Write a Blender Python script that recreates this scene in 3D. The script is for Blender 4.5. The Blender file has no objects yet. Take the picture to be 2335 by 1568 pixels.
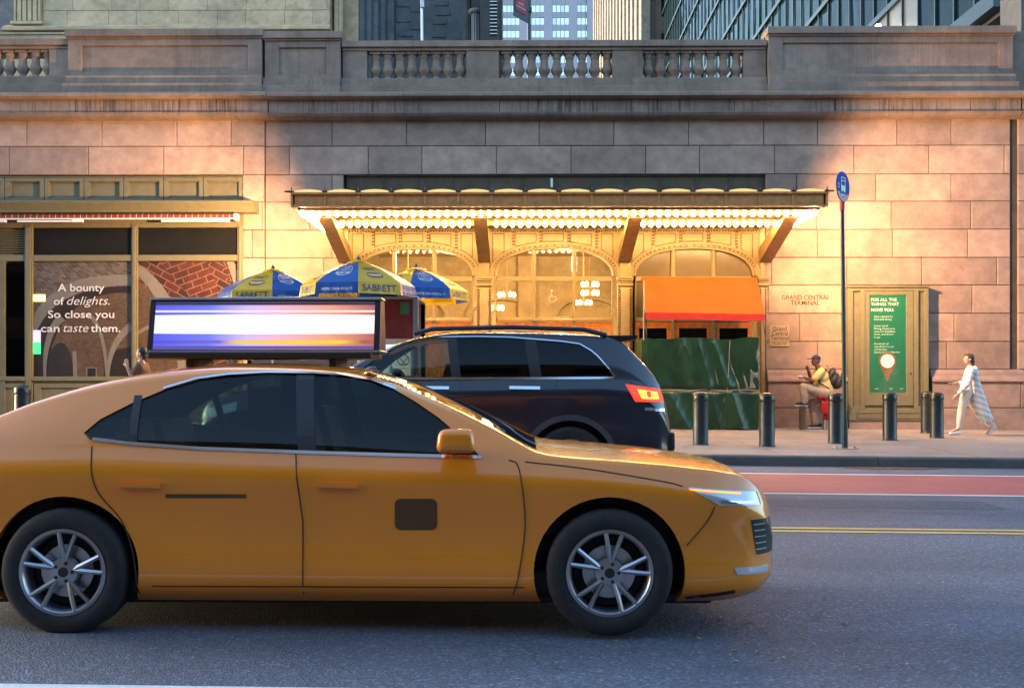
import bpy, bmesh, math, random
import numpy as np
from mathutils import Vector, Matrix, noise as mnoise
random.seed(7)
R = math.radians
S = bpy.context.scene
COL = S.collection

# ------------------------------------------------------------------ camera, world, sun, exposure
FPX, CXP, HZ, CAMH = 2430.0, 1167.0, 866.0, 1.30      # focal length, centre column, horizon row (measured in a 2334 px wide view)
YAW = math.atan(23 / FPX)
cam = bpy.data.cameras.new('camera'); camo = bpy.data.objects.new('camera', cam); COL.objects.link(camo)
camo.location = (0, 0, CAMH); camo.rotation_euler = (R(90), 0, YAW)
cam.sensor_width = 36; cam.lens = 36 * FPX / 2334; cam.shift_y = 82 / 2334
cam.clip_start = .1; cam.clip_end = 3000
S.camera = camo
W = bpy.data.worlds.new('World'); S.world = W; W.use_nodes = True
nt = W.node_tree; bg = nt.nodes['Background']
sky = nt.nodes.new('ShaderNodeTexSky'); sky.sky_type = 'NISHITA'; sky.sun_disc = False
SUN_EL, SUN_ROT = 9, 285
sky.sun_elevation = R(SUN_EL); sky.sun_rotation = R(SUN_ROT); sky.air_density = 1.0; sky.dust_density = 1.5; sky.ozone_density = 2.2
nt.links.new(sky.outputs[0], bg.inputs[0]); bg.inputs[1].default_value = .15
sl = bpy.data.lights.new('sun', 'SUN'); sl.energy = .15; sl.angle = R(12); sl.color = (1, .86, .74)
so = bpy.data.objects.new('sun', sl); COL.objects.link(so); so.location = (-10, -20, 60)
# direction of the sun: azimuth measured like the sky texture (0 = +Y, clockwise)
sd = Vector((math.sin(R(SUN_ROT)) * math.cos(R(SUN_EL)), math.cos(R(SUN_ROT)) * math.cos(R(SUN_EL)), math.sin(R(SUN_EL))))
so.rotation_euler = sd.to_track_quat('Z', 'Y').to_euler()
S.view_settings.view_transform = 'Standard'; S.view_settings.look = 'None'
S.view_settings.exposure = 2.7; S.view_settings.gamma = 1
S.render.engine = 'CYCLES'
S.cycles.use_denoising = True
S.cycles.max_bounces = 6; S.cycles.diffuse_bounces = 3; S.cycles.glossy_bounces = 3; S.cycles.transmission_bounces = 4; S.cycles.transparent_max_bounces = 10
S.cycles.caustics_reflective = False; S.cycles.caustics_refractive = False
S.cycles.sample_clamp_indirect = 4

# ------------------------------------------------------------------ pixel <-> place
_fw = (-math.sin(YAW), math.cos(YAW)); _rt = (math.cos(YAW), math.sin(YAW))
def ray(x, y):
    return (FPX * _fw[0] + (x - CXP) * _rt[0], FPX * _fw[1] + (x - CXP) * _rt[1], HZ - y)
def P(x, y, Y):
    a, b, c = ray(x, y); t = Y / b
    return Vector((t * a, Y, CAMH + t * c))
GS = .010
def gz(X): return -GS * (X - 2.5)
KERB_Y = 16.35
def sw(X, Y): return .15 + gz(X) + .0035 * (Y - KERB_Y)
def G(x, y, walk=False):
    a, b, c = ray(x, y); lo, hi = 1.0, 60.0
    for _ in range(50):
        m = (lo + hi) / 2; t = m / b
        z = CAMH + t * c; g = sw(t * a, m) if walk else gz(t * a)
        if z > g: lo = m
        else: hi = m
    t = lo / b
    return Vector((t * a, lo, sw(t * a, lo) if walk else gz(t * a)))

# ------------------------------------------------------------------ object helpers
ORG = {}
def tag(o, label=None, cat=None, group=None, kind=None):
    if label: o['label'] = label
    if cat: o['category'] = cat
    if group: o['group'] = group
    if kind: o['kind'] = kind
    return o
def empty(name, loc, label, cat, group=None):
    o = bpy.data.objects.new(name, None); COL.objects.link(o); o.location = loc; o.empty_display_size = .2
    ORG[o] = Vector(loc); return tag(o, label, cat, group)
def kids(o): return [c for c in bpy.data.objects if c.parent == o]
def copy_tree(o, parent=None):
    c = o.copy(); COL.objects.link(c)
    if parent: c.parent = parent
    ORG[c] = ORG.get(o, Vector())
    for ch in kids(o): copy_tree(ch, c)
    return c
def link_mesh(name, me, parent=None, origin=None):
    o = bpy.data.objects.new(name, me); COL.objects.link(o)
    if parent is not None: o.parent = parent; ORG[o] = ORG[parent]
    else: ORG[o] = Vector(origin or (0, 0, 0)); o.location = ORG[o]
    return o

class MB:
    def __init__(s): s.v = []; s.f = []; s.m = []
    def add(s, vs, fs, mi=0):
        b = len(s.v); s.v += [tuple(v) for v in vs]
        for f in fs: s.f.append([b + i for i in f]); s.m.append(mi)
        return s
    def box(s, x0, x1, y0, y1, z0, z1, mi=0):
        return s.add([(x0,y0,z0),(x1,y0,z0),(x1,y1,z0),(x0,y1,z0),(x0,y0,z1),(x1,y0,z1),(x1,y1,z1),(x0,y1,z1)],
                     [(0,3,2,1),(4,5,6,7),(0,1,5,4),(1,2,6,5),(2,3,7,6),(3,0,4,7)], mi)
    def bbox(s, x0, x1, y0, y1, z0, z1, c=.01, mi=0):   # box with chamfered edges
        if x1 < x0: x0, x1 = x1, x0
        c = min(c, (x1-x0)*.45, (y1-y0)*.45, (z1-z0)*.45)
        bm = bmesh.new(); bmesh.ops.create_cube(bm, size=1)
        for v in bm.verts: v.co = Vector(((x0+x1)/2+v.co.x*(x1-x0), (y0+y1)/2+v.co.y*(y1-y0), (z0+z1)/2+v.co.z*(z1-z0)))
        bmesh.ops.bevel(bm, geom=bm.edges[:], offset=c, segments=2, affect='EDGES', profile=.6)
        return s.bm(bm, mi)
    def bm(s, bm, mi=0, M=None):
        bm.verts.index_update()
        s.add([(M @ v.co if M else v.co) for v in bm.verts], [[v.index for v in f.verts] for f in bm.faces], mi); bm.free(); return s
    def quad(s, a, b, c, d, mi=0): return s.add([a,b,c,d], [(0,1,2,3)], mi)
    def prism_x(s, poly, x0, x1, mi=0):                 # poly in (y,z)
        n = len(poly)
        return s.add([(x0,y,z) for y,z in poly]+[(x1,y,z) for y,z in poly],
                     [tuple(range(n)), tuple(range(2*n-1,n-1,-1))]+[(i,(i+1)%n,n+(i+1)%n,n+i) for i in range(n)], mi)
    def prism_y(s, poly, y0, y1, mi=0):                 # poly in (x,z)
        n = len(poly)
        return s.add([(x,y0,z) for x,z in poly]+[(x,y1,z) for x,z in poly],
                     [tuple(range(n)), tuple(range(2*n-1,n-1,-1))]+[(i,(i+1)%n,n+(i+1)%n,n+i) for i in range(n)], mi)
    def prism_z(s, poly, z0, z1, mi=0):
        n = len(poly)
        return s.add([(x,y,z0) for x,y in poly]+[(x,y,z1) for x,y in poly],
                     [tuple(range(n)), tuple(range(2*n-1,n-1,-1))]+[(i,(i+1)%n,n+(i+1)%n,n+i) for i in range(n)], mi)
    def strip(s, pts, w, y0, y1, mi=0):                 # a band of width w along pts in (x,z), from depth y0 to y1
        n = len(pts); L = []; Rr = []
        for i in range(n):
            a = Vector(pts[max(0,i-1)]); b = Vector(pts[min(n-1,i+1)]); d = (b-a).normalized(); nn = Vector((-d.y,d.x))
            ww = w[i] if hasattr(w,'__len__') else w
            L.append(Vector(pts[i])+nn*ww/2); Rr.append(Vector(pts[i])-nn*ww/2)
        for i in range(n-1):
            a,b,c,d = L[i],L[i+1],Rr[i+1],Rr[i]
            s.add([(p.x,y0,p.y) for p in (a,b,c,d)]+[(p.x,y1,p.y) for p in (a,b,c,d)],
                  [(0,1,2,3),(0,4,5,1),(2,6,7,3)]+([(3,7,4,0)] if i==0 else [])+([(1,5,6,2)] if i==n-2 else []), mi)
        return s
    def tube(s, pts, r, n=10, mi=0, caps=True):
        pts = [Vector(p) for p in pts]; rr = r if hasattr(r,'__len__') else [r]*len(pts); rings = []
        up = Vector((0,0,1)); prev = None
        for i,p in enumerate(pts):
            d = (pts[min(len(pts)-1,i+1)]-pts[max(0,i-1)]).normalized()
            if prev is None:
                a = d.cross(up) if abs(d.z) < .95 else d.cross(Vector((1,0,0)))
            else: a = prev - d*prev.dot(d)
            a.normalize(); prev = a; b = d.cross(a)
            rings.append([p + (a*math.cos(2*math.pi*k/n)+b*math.sin(2*math.pi*k/n))*rr[i] for k in range(n)])
        vs = [v for r_ in rings for v in r_]; fs = []
        for i in range(len(pts)-1):
            for k in range(n): fs.append((i*n+k, i*n+(k+1)%n, (i+1)*n+(k+1)%n, (i+1)*n+k))
        if caps: fs += [tuple(range(n-1,-1,-1)), tuple((len(pts)-1)*n+k for k in range(n))]
        return s.add(vs, fs, mi)
    def lathe(s, prof, c=(0,0,0), n=24, axis='z', mi=0, caps=True):   # prof = [(r,h)]
        vs = []; fs = []; c = Vector(c)
        for r,h in prof:
            for k in range(n):
                a = 2*math.pi*k/n; p = (r*math.cos(a), r*math.sin(a), h)
                if axis == 'y': p = (p[0], h, p[1])
                if axis == 'x': p = (h, p[0], p[1])
                vs.append(c+Vector(p))
        for i in range(len(prof)-1):
            for k in range(n): fs.append((i*n+k, i*n+(k+1)%n, (i+1)*n+(k+1)%n, (i+1)*n+k))
        if caps and prof[0][0] > 1e-4: fs.append(tuple(range(n-1,-1,-1)))
        if caps and prof[-1][0] > 1e-4: fs.append(tuple((len(prof)-1)*n+k for k in range(n)))
        return s.add(vs, fs, mi)
    def ell(s, c, r, seg=16, rings=10, M=None, mi=0):
        bm = bmesh.new(); bmesh.ops.create_uvsphere(bm, u_segments=seg, v_segments=rings, radius=1)
        T = Matrix.Translation(Vector(c)) @ (M.to_4x4() if M else Matrix.Identity(4)) @ Matrix.Diagonal((r[0],r[1],r[2],1) if hasattr(r,'__len__') else (r,r,r,1))
        return s.bm(bm, mi, T)
    def build(s, name, mats, parent=None, smooth=None, origin=None, weld=True, kind=None, label=None, cat=None, group=None):
        me = bpy.data.meshes.new(name)
        o0 = ORG[parent] if parent is not None else Vector(origin or (0,0,0))
        me.from_pydata([tuple(Vector(v)-o0) for v in s.v], [], s.f)
        if not isinstance(mats, (list, tuple)): mats = [mats]
        for m in mats: me.materials.append(m)
        me.polygons.foreach_set('material_index', s.m)
        bm = bmesh.new(); bm.from_mesh(me)
        if weld: bmesh.ops.remove_doubles(bm, verts=bm.verts, dist=1e-5)
        bmesh.ops.recalc_face_normals(bm, faces=bm.faces)
        bm.to_mesh(me); bm.free()
        if smooth is not None:
            me.polygons.foreach_set('use_smooth', [True]*len(me.polygons)); me.set_sharp_from_angle(angle=R(smooth))
        o = link_mesh(name, me, parent, origin)
        return tag(o, label, cat, group, kind)

def text2d(body, size, bold=0, shear=0, align='CENTER', spacing=1.0, line=1.0):
    cu = bpy.data.curves.new('t', 'FONT'); cu.body = body; cu.size = size; cu.offset = bold*size; cu.shear = shear
    cu.align_x = align; cu.align_y = 'CENTER'; cu.space_character = spacing; cu.space_line = line; cu.resolution_u = 3
    o = bpy.data.objects.new('t', cu); COL.objects.link(o)
    dg = bpy.context.evaluated_depsgraph_get(); me = bpy.data.meshes.new_from_object(o.evaluated_get(dg))
    vs = [tuple(v.co) for v in me.vertices]; fs = [list(p.vertices) for p in me.polygons]
    bpy.data.objects.remove(o); bpy.data.curves.remove(cu); bpy.data.meshes.remove(me)
    return vs, fs
def put_text(mb, body, size, fn, mi=0, wid=None, **k):     # fn maps (x,y) of the lettering to a place
    vs, fs = text2d(body, size, **k)
    if not vs: return
    sc = 1
    if wid:
        xs = [v[0] for v in vs]; sc = wid/(max(xs)-min(xs)); off = (max(xs)+min(xs))/2
        vs = [((v[0]-off)*sc, v[1], 0) for v in vs]
    mb.add([fn(v[0], v[1]) for v in vs], fs, mi)

# ------------------------------------------------------------------ materials
def nm(name):
    m = bpy.data.materials.new(name); m.use_nodes = True; t = m.node_tree
    return m, t, t.nodes['Principled BSDF']
def N(t, typ, **kw):
    n = t.nodes.new('ShaderNode'+typ)
    for k, v in kw.items():
        if k in n.inputs: n.inputs[k].default_value = v
        else: setattr(n, k, v)
    return n
def rgb(c): return (c[0], c[1], c[2], 1)
def ramp(t, src, stops):
    r = t.nodes.new('ShaderNodeValToRGB'); e = r.color_ramp.elements
    while len(e) > 1: e.remove(e[-1])
    e[0].position = stops[0][0]; e[0].color = rgb(stops[0][1])
    for p, c in stops[1:]:
        k = e.new(p); k.color = rgb(c)
    t.links.new(src, r.inputs[0]); return r
def mix(t, fac, a, b, mode='MIX'):
    n = t.nodes.new('ShaderNodeMix'); n.data_type = 'RGBA'; n.blend_type = mode
    for sock, v in ((n.inputs[0], fac), (n.inputs[6], a), (n.inputs[7], b)):
        if hasattr(v, 'is_output'): t.links.new(v, sock)
        elif hasattr(v, '__len__'): sock.default_value = rgb(v)
        else: sock.default_value = v
    return n.outputs[2]
def pos(t): return N(t, 'NewGeometry').outputs['Position']
def scaled(t, v, sc):
    m = N(t, 'Mapping'); m.inputs['Scale'].default_value = sc; t.links.new(v, m.inputs['Vector']); return m.outputs[0]
def noise(t, v, scale, detail=4, rough=.55):
    n = N(t, 'TexNoise', Scale=scale, Detail=detail, Roughness=rough); t.links.new(v, n.inputs['Vector']); return n.outputs[0]
def bump(t, b, h, strength=.3, dist=.01):
    n = N(t, 'Bump', Strength=strength, Distance=dist); t.links.new(h, n.inputs['Height']); t.links.new(n.outputs[0], b.inputs['Normal']); return n
def pbr(name, c, rough=.5, metal=0, var=.15, scale=3, bmp=0, bscale=60, coat=0, spec=.5, obj=True):
    m, t, b = nm(name)
    v = N(t, 'TexCoord').outputs['Object'] if obj else pos(t)
    b.inputs['Roughness'].default_value = rough; b.inputs['Metallic'].default_value = metal
    b.inputs['Coat Weight'].default_value = coat; b.inputs['Coat Roughness'].default_value = .06; b.inputs['Specular IOR Level'].default_value = spec
    n = noise(t, v, scale, 6, .6)
    lo = [x*(1-var) for x in c]; hi = [min(1, x*(1+var)) for x in c]
    t.links.new(ramp(t, n, [(.3, lo), (.7, hi)]).outputs[0], b.inputs['Base Color'])
    rr = N(t, 'MapRange'); rr.inputs[3].default_value = max(0, rough-.08*min(1,var*6)); rr.inputs[4].default_value = min(1, rough+.1*min(1,var*6))
    t.links.new(noise(t, v, scale*2.3, 4), rr.inputs[0]); t.links.new(rr.outputs[0], b.inputs['Roughness'])
    if bmp: bump(t, b, noise(t, v, bscale, 5, .6), bmp, .01)
    return m
def emit(name, c, st, base=(.8,.8,.8)):
    m, t, b = nm(name); b.inputs['Base Color'].default_value = rgb(base); b.inputs['Emission Color'].default_value = rgb(c); b.inputs['Emission Strength'].default_value = st
    return m
def glass(name, tint=(.6,.65,.65), rough=.02, ior=1.5, wob=0, boost=0):
    m, t, b = nm(name); t.nodes.remove(b); out = t.nodes['Material Output']
    tr = N(t, 'BsdfTransparent', Color=rgb(tint)); gl = N(t, 'BsdfGlossy', Roughness=rough); lw = N(t, 'LayerWeight', Blend=.5); f0 = ((ior-1)/(ior+1))**2
    pw = N(t, 'Math', operation='POWER'); t.links.new(lw.outputs['Facing'], pw.inputs[0]); pw.inputs[1].default_value = 5
    ma = N(t, 'Math', operation='MULTIPLY_ADD', use_clamp=True); t.links.new(pw.outputs[0], ma.inputs[0]); ma.inputs[1].default_value = 1-f0; ma.inputs[2].default_value = f0
    mx = N(t, 'MixShader'); fac = ma.outputs[0]
    if boost:
        a = N(t, 'Math', operation='ADD', use_clamp=True); t.links.new(fac, a.inputs[0]); a.inputs[1].default_value = boost; fac = a.outputs[0]
    if wob:
        bp = N(t, 'Bump', Strength=wob, Distance=.05); t.links.new(noise(t, pos(t), .9, 2), bp.inputs['Height']); t.links.new(bp.outputs[0], gl.inputs['Normal'])
    t.links.new(fac, mx.inputs[0]); t.links.new(tr.outputs[0], mx.inputs[1]); t.links.new(gl.outputs[0], mx.inputs[2]); t.links.new(mx.outputs[0], out.inputs[0])
    return m
def stone(name, c, isl=.18, streak=0, rough=.8, vein=.14, ztop=None):
    m, t, b = nm(name); p = pos(t); b.inputs['Roughness'].default_value = rough
    g = N(t, 'NewGeometry')
    n1 = noise(t, p, .55, 6, .62); n2 = noise(t, p, 3.2, 8, .65); n3 = noise(t, p, 40, 4, .7)
    base = ramp(t, n1, [(.32, [x*.80 for x in c]), (.5, c), (.68, [min(1,x*1.14) for x in c])]).outputs[0]
    base = mix(t, .75, base, ramp(t, n2, [(.3, [.62,.60,.60]), (.62, [1,1,1])]).outputs[0], 'MULTIPLY')
    base = mix(t, .4, base, ramp(t, n3, [(.35, [.8,.8,.8]), (.6, [1,1,1])]).outputs[0], 'MULTIPLY')
    # marble veins and dark blotches, each with a shape of its own
    d = noise(t, scaled(t, p, (1, 1, 1.6)), 1.1, 5, .6)
    vv = N(t, 'TexNoise', Scale=1.4, Detail=9, Roughness=.7, Distortion=1.8); t.links.new(p, vv.inputs['Vector'])
    base = mix(t, ramp(t, vv.outputs[0], [(.44, [0,0,0]), (.5, [vein]*3), (.56, [0,0,0])]).outputs[0], base, [x*.45 for x in c])
    base = mix(t, ramp(t, d, [(.5, [0,0,0]), (.72, [.6]*3)]).outputs[0], base, [c[0]*.5, c[1]*.52, c[2]*.55])
    # soot patches with ragged edges, small pits and chips
    so_ = noise(t, scaled(t, p, (.8, 1, 1.2)), .9, 9, .72)
    base = mix(t, ramp(t, so_, [(.54, [0,0,0]), (.60, [.28]*3), (.75, [.5]*3)]).outputs[0], base, [c[0]*.36, c[1]*.38, c[2]*.42])
    base = mix(t, ramp(t, noise(t, p, 17, 3, .6), [(.735, [0,0,0]), (.76, [.75]*3)]).outputs[0], base, [x*.25 for x in c])
    if isl:
        r = ramp(t, g.outputs['Random Per Island'], [(0, [1-isl, 1-isl*1.05, 1-isl]), (.5, [1,.985,.97]), (1, [1+isl*.6, 1+isl*.5, 1+isl*.45])])
        base = mix(t, 1, base, r.outputs[0], 'MULTIPLY')
    if streak:
        s1 = noise(t, scaled(t, p, (7, 1, .25)), 1.6, 5, .75); s2 = noise(t, scaled(t, p, (.5, 1, .15)), 1.2, 3)
        f = N(t, 'Math', operation='MULTIPLY'); t.links.new(ramp(t, s1, [(.46, [0,0,0]), (.62, [1,1,1])]).outputs[0], f.inputs[0]); t.links.new(ramp(t, s2, [(.42, [0,0,0]), (.58, [streak]*3)]).outputs[0], f.inputs[1])
        base = mix(t, f.outputs[0], base, (.035,.034,.032))
    t.links.new(base, b.inputs['Base Color'])
    bump(t, b, n3, .35, .01)
    return m

M = {}
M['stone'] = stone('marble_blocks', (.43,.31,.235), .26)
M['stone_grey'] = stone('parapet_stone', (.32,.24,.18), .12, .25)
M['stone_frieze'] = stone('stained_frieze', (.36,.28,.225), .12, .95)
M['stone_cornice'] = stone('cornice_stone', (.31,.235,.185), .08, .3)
M['stone_base'] = stone('plinth_stone', (.35,.25,.20), .14)
M['mortar'] = pbr('mortar', (.07,.058,.05), .95, var=.3)
M['cream'] = stone('cream_stone', (.62,.47,.29), .10, vein=.05)
M['bluegrey'] = stone('grey_stone', (.17,.20,.215), .1, vein=.12)
M['darkbronze'] = pbr('dark_bronze', (.035,.036,.035), .45, .3, .4)
M['olive'] = pbr('olive_paint', (.155,.145,.08), .42, 0, .12, 6, .05, 80)
M['olive_dark'] = pbr('dark_olive_steel', (.085,.062,.032), .6, 0, .3, 3)
M['gold'] = pbr('cream_gold_paint', (.33,.245,.115), .38, 0, .12, 5, .04, 90)
M['gold_dark'] = pbr('brown_gold_metal', (.46,.22,.065), .5, 0, .25, 8, .05, 60)
M['wood'] = pbr('orange_wood', (.62,.19,.03), .35, 0, .3, 9, .1, 40)
M['black'] = pbr('black_trim', (.012,.012,.013), .45, 0, .3)
M['rubber'] = pbr('tyre_rubber', (.018,.018,.018), .8, 0, .3, 20, .1, 120)
M['chrome'] = pbr('bright_metal', (.75,.76,.78), .14, 1, .05)
M['steel'] = pbr('brushed_steel', (.45,.46,.47), .35, 1, .1)
M['alloy'] = pbr('alloy_wheel', (.42,.43,.45), .3, .9, .1)
M['white'] = pbr('white_paint', (.75,.75,.74), .6, 0, .06)
M['dark'] = pbr('dark_interior', (.016,.016,.017), .8, 0, .3)
# ------------------------------------------------------------------ ground
def asphalt():
    m, t, b = nm('asphalt'); p = pos(t)
    n1 = noise(t, p, .35, 5, .6); n2 = noise(t, p, 60, 3, .8)
    v = N(t, 'TexVoronoi', Scale=85.0); t.links.new(p, v.inputs['Vector'])
    tracks = noise(t, scaled(t, p, (.03, 1.1, 1)), 1.0, 3, .5)
    base = ramp(t, n1, [(.35, (.088,.108,.140)), (.65, (.13,.152,.188))]).outputs[0]
    base = mix(t, .75, base, ramp(t, n2, [(.3, [.35]*3), (.55, [1]*3), (.72, [1.9]*3)]).outputs[0], 'MULTIPLY')
    base = mix(t, .5, base, ramp(t, tracks, [(.4, [.62]*3), (.58, [1.1]*3)]).outputs[0], 'MULTIPLY')
    sv_ = N(t, 'SeparateColor'); t.links.new(v.outputs['Color'], sv_.inputs[0])
    base = mix(t, .7, base, ramp(t, sv_.outputs[0], [(0, [.45]*3), (.6, [1]*3), (.9, [1.3]*3), (1, [2.6]*3)]).outputs[0], 'MULTIPLY')
    n4 = noise(t, p, 26, 2, .5)
    base = mix(t, ramp(t, n4, [(.71, [0]*3), (.76, [.8]*3)]).outputs[0], base, (.30,.29,.27))
    t.links.new(base, b.inputs['Base Color']); b.inputs['Roughness'].default_value = .72
    bump(t, b, v.outputs['Distance'], .5, .01)
    return m
def road_paint(name, c, wear=.45):
    m, t, b = nm(name); p = pos(t)
    n1 = noise(t, p, 45, 4, .75); n2 = noise(t, p, 1.3, 5, .65)
    s = N(t, 'Math', operation='ADD'); t.links.new(n1, s.inputs[0]); t.links.new(n2, s.inputs[1])
    f = ramp(t, s.outputs[0], [(.5+.3*wear-.05, [1]*3), (.5+.3*wear+.12, [0]*3)])
    base = mix(t, ramp(t, s.outputs[0], [(.78, [.85]*3), (.95, [.0]*3)]).outputs[0], [x*.35+.03 for x in c], c)
    base = mix(t, ramp(t, s.outputs[0], [(.88, [1]*3), (1.0, [0]*3)]).outputs[0], [x*.82 for x in c], c)
    base = mix(t, ramp(t, s.outputs[0], [(1.2, [0]*3), (1.3, [wear]*3)]).outputs[0], base, (.09,.09,.095))
    t.links.new(base, b.inputs['Base Color']); b.inputs['Roughness'].default_value = .7
    bump(t, b, n1, .5, .008)
    return m
def concrete():
    m, t, b = nm('pavement_concrete'); p = pos(t)
    n1 = noise(t, p, .5, 6, .65); n2 = noise(t, p, 9, 5, .7); n3 = noise(t, p, 90, 3, .7)
    base = ramp(t, n1, [(.3, (.22,.185,.16)), (.5, (.31,.272,.232)), (.7, (.36,.322,.28))]).outputs[0]
    base = mix(t, .6, base, ramp(t, n2, [(.35, [.68]*3), (.6, [1]*3)]).outputs[0], 'MULTIPLY')
    base = mix(t, .5, base, ramp(t, n3, [(.35, [.7]*3), (.6, [1.05]*3)]).outputs[0], 'MULTIPLY')
    gum = N(t, 'TexVoronoi', Scale=2.2); t.links.new(p, gum.inputs['Vector'])
    base = mix(t, ramp(t, gum.outputs['Distance'], [(.05, [.7]*3), (.075, [0]*3)]).outputs[0], base, (.07,.065,.06))
    t.links.new(base, b.inputs['Base Color']); b.inputs['Roughness'].default_value = .75
    bump(t, b, n3, .4, .006)
    return m
def slab(name, x0, x1, y0, y1, dz, mat, walk=False, kind='structure'):   # a sheet that follows the street's slight fall
    mb = MB(); f = (lambda X, Y: sw(X, Y)+dz) if walk else (lambda X, Y: gz(X)+dz)
    mb.quad((x0,y0,f(x0,y0)), (x1,y0,f(x1,y0)), (x1,y1,f(x1,y1)), (x0,y1,f(x0,y1)))
    o = mb.build(name, mat, kind=kind)
    return o
M['asphalt'] = asphalt(); M['line_white'] = road_paint('white_road_paint', (.74,.75,.76), .3)
M['line_yellow'] = road_paint('yellow_road_paint', (.72,.47,.13), .3); M['bus_red'] = road_paint('red_lane_paint', (.42,.115,.105), .22)
M['concrete'] = concrete()
M['kerb'] = stone('granite_kerb', (.12,.108,.098), .15, vein=.05)
mb = MB(); mb.quad((-900,-900,gz(0)-.35+.0), (900,-900,gz(0)-.35), (900,1500,gz(0)-.35), (-900,1500,gz(0)-.35)); mb.build('ground', M['asphalt'], kind='structure')
slab('road', -20, 20, -6, KERB_Y+.02, 0, M['asphalt'])
slab('bus_lane', -20, 20, 12.36, 14.86, .004, M['bus_red'])
for y0, y1 in ((12.22, 12.34), (14.88, 15.0)): slab('lane_line', -20, 20, y0, y1, .004, M['line_white'])
for y0, y1 in ((9.32, 9.42), (9.12, 9.22)): slab('centre_line', -20, 20, y0, y1, .004, M['line_yellow'])
slab('lane_line', -20, 20, 4.20, 4.375, .004, M['line_white'])
slab('pavement', -24, 24, KERB_Y+.19, 26.5, 0, M['concrete'], walk=True)
# kerb stones with joints
mb = MB(); x = -20.0
rk = random.Random(3)
while x < 20:
    L = 2.45+rk.random()*.25; a, b_ = x+.006, min(20, x+L)-.006
    for xa, xb in ((a, b_),):
        f = KERB_Y; pts = [(f+.0, -.06), (f+.012, .125), (f+.04, .15), (f+.185, .153), (f+.185, -.06)]
        n = len(pts)
        mb.add([(xa, y, z+gz(xa)) for y, z in pts]+[(xb, y, z+gz(xb)) for y, z in pts],
               [tuple(range(n)), tuple(range(2*n-1, n-1, -1))]+[(i, (i+1)%n, n+(i+1)%n, n+i) for i in range(n)])
    x += L
mb.build('kerb', M['kerb'], kind='structure')
# pavement joints
mb = MB()
for X in [-17.3+3.05*i for i in range(12)]:
    for k in range(12):
        y0, y1 = KERB_Y+.2+k*.8, KERB_Y+.2+(k+1)*.8; j = .02*math.sin(X*3+k*2)
        mb.quad((X+j-.006, y0, sw(X, y0)+.003), (X+j+.006, y0, sw(X, y0)+.003), (X+j+.006, y1, sw(X, y1)+.003), (X+j-.006, y1, sw(X, y1)+.003))
for Y in (KERB_Y+.21, KERB_Y+1.75, KERB_Y+4.8, KERB_Y+7.8):
    prev = None
    for i in range(121):
        X = -20+i/3; j = .018*mnoise.noise(Vector((X*1.3, Y, 0))); w = .006+.012*max(0, mnoise.noise(Vector((X*.8, Y*3, 5))))
        if Y < KERB_Y+.3: w += .008
        a, b_ = (X, Y+j-w, sw(X, Y)+.003), (X, Y+j+w, sw(X, Y)+.003)
        if prev: mb.quad(prev[0], a, b_, prev[1])
        prev = (a, b_)
mb.build('pavement_joint', M['mortar'], kind='structure')
# tar seams, a mended strip and a manhole lid
M['tar'] = pbr('tar_seam', (.03,.033,.04), .6, var=.4, scale=9); M['mend'] = pbr('mended_asphalt', (.075,.088,.105), .8, var=.45, scale=22, bmp=.5, bscale=90)
for (xa, ya, xb, yb_, sd) in ((1740, 1160, 2334, 1176, 2),):
    a, b_ = G(xa, ya), G(xb, yb_); mb = MB(); prev = None; n = 90
    for i in range(n+1):
        p = a.lerp(b_, i/n); d = (b_-a).normalized(); q_ = Vector((-d.y, d.x, 0)); p = p+q_*(.16*mnoise.noise(Vector((i*.09, sd*7, 0)))+.03*mnoise.noise(Vector((i*.7, sd*3, 1)))); w = .004+.009*max(0, mnoise.noise(Vector((i*.23, sd, 4)))+.25)
        l, r_ = p+q_*w, p-q_*w; l = (l.x, l.y, gz(l.x)+.003); r_ = (r_.x, r_.y, gz(r_.x)+.003)
        if prev: mb.quad(prev[0], l, r_, prev[1])
        prev = (l, r_)
    mb.build('tar_seam', M['tar'], kind='structure')
mb = MB(); c = G(1990, 1150); mb.add([(c.x+dx+.05*mnoise.noise(Vector((dx*3, dy*3, 1))), c.y+dy+.03*mnoise.noise(Vector((dx*3, dy*3, 8))), gz(c.x+dx)+.0025) for dx, dy in [(-1.3+2.6*i/20, -.35) for i in range(21)]+[(1.3-2.6*i/20, .4) for i in range(21)]], [tuple(range(42))]); mb.build('road_patch', M['mend'], kind='structure')
# rusty broken patch in the gutter, small litter
mb = MB(); c = G(2030, 1067.5); pl = []
for i in range(28):
    a = 2*math.pi*i/28; r = 1+.25*mnoise.noise(Vector((math.cos(a)*2, math.sin(a)*2, 3)))
    pl.append((c.x+.72*r*math.cos(a), c.y+.16*r*math.sin(a)))
mb.add([(x_, y_, gz(x_)+.009) for x_, y_ in pl], [tuple(range(28))])
mb.build('gutter_patch', pbr('rusty_patch', (.17,.085,.045), .9, var=.5, scale=6, bmp=.4), kind='structure')
mb = MB(); rl = random.Random(11)
for i in range(110):
    if i < 55: p = G(rl.uniform(1560, 1960), rl.uniform(1330, 1530))
    else: p = G(rl.uniform(1500, 2334), rl.uniform(1060, 1560))
    s_ = rl.uniform(.006, .02); a = rl.uniform(0, 6.28); dx, dy = math.cos(a)*s_, math.sin(a)*s_
    h = gz(p.x)
    mb.add([(p.x-dx, p.y-dy, h+.006), (p.x+dy*.5, p.y-dx*.5, h+.012), (p.x+dx, p.y+dy, h+.007), (p.x-dy*.5, p.y+dx*.5, h+.013)], [(0,1,2),(0,2,3)])
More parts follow.
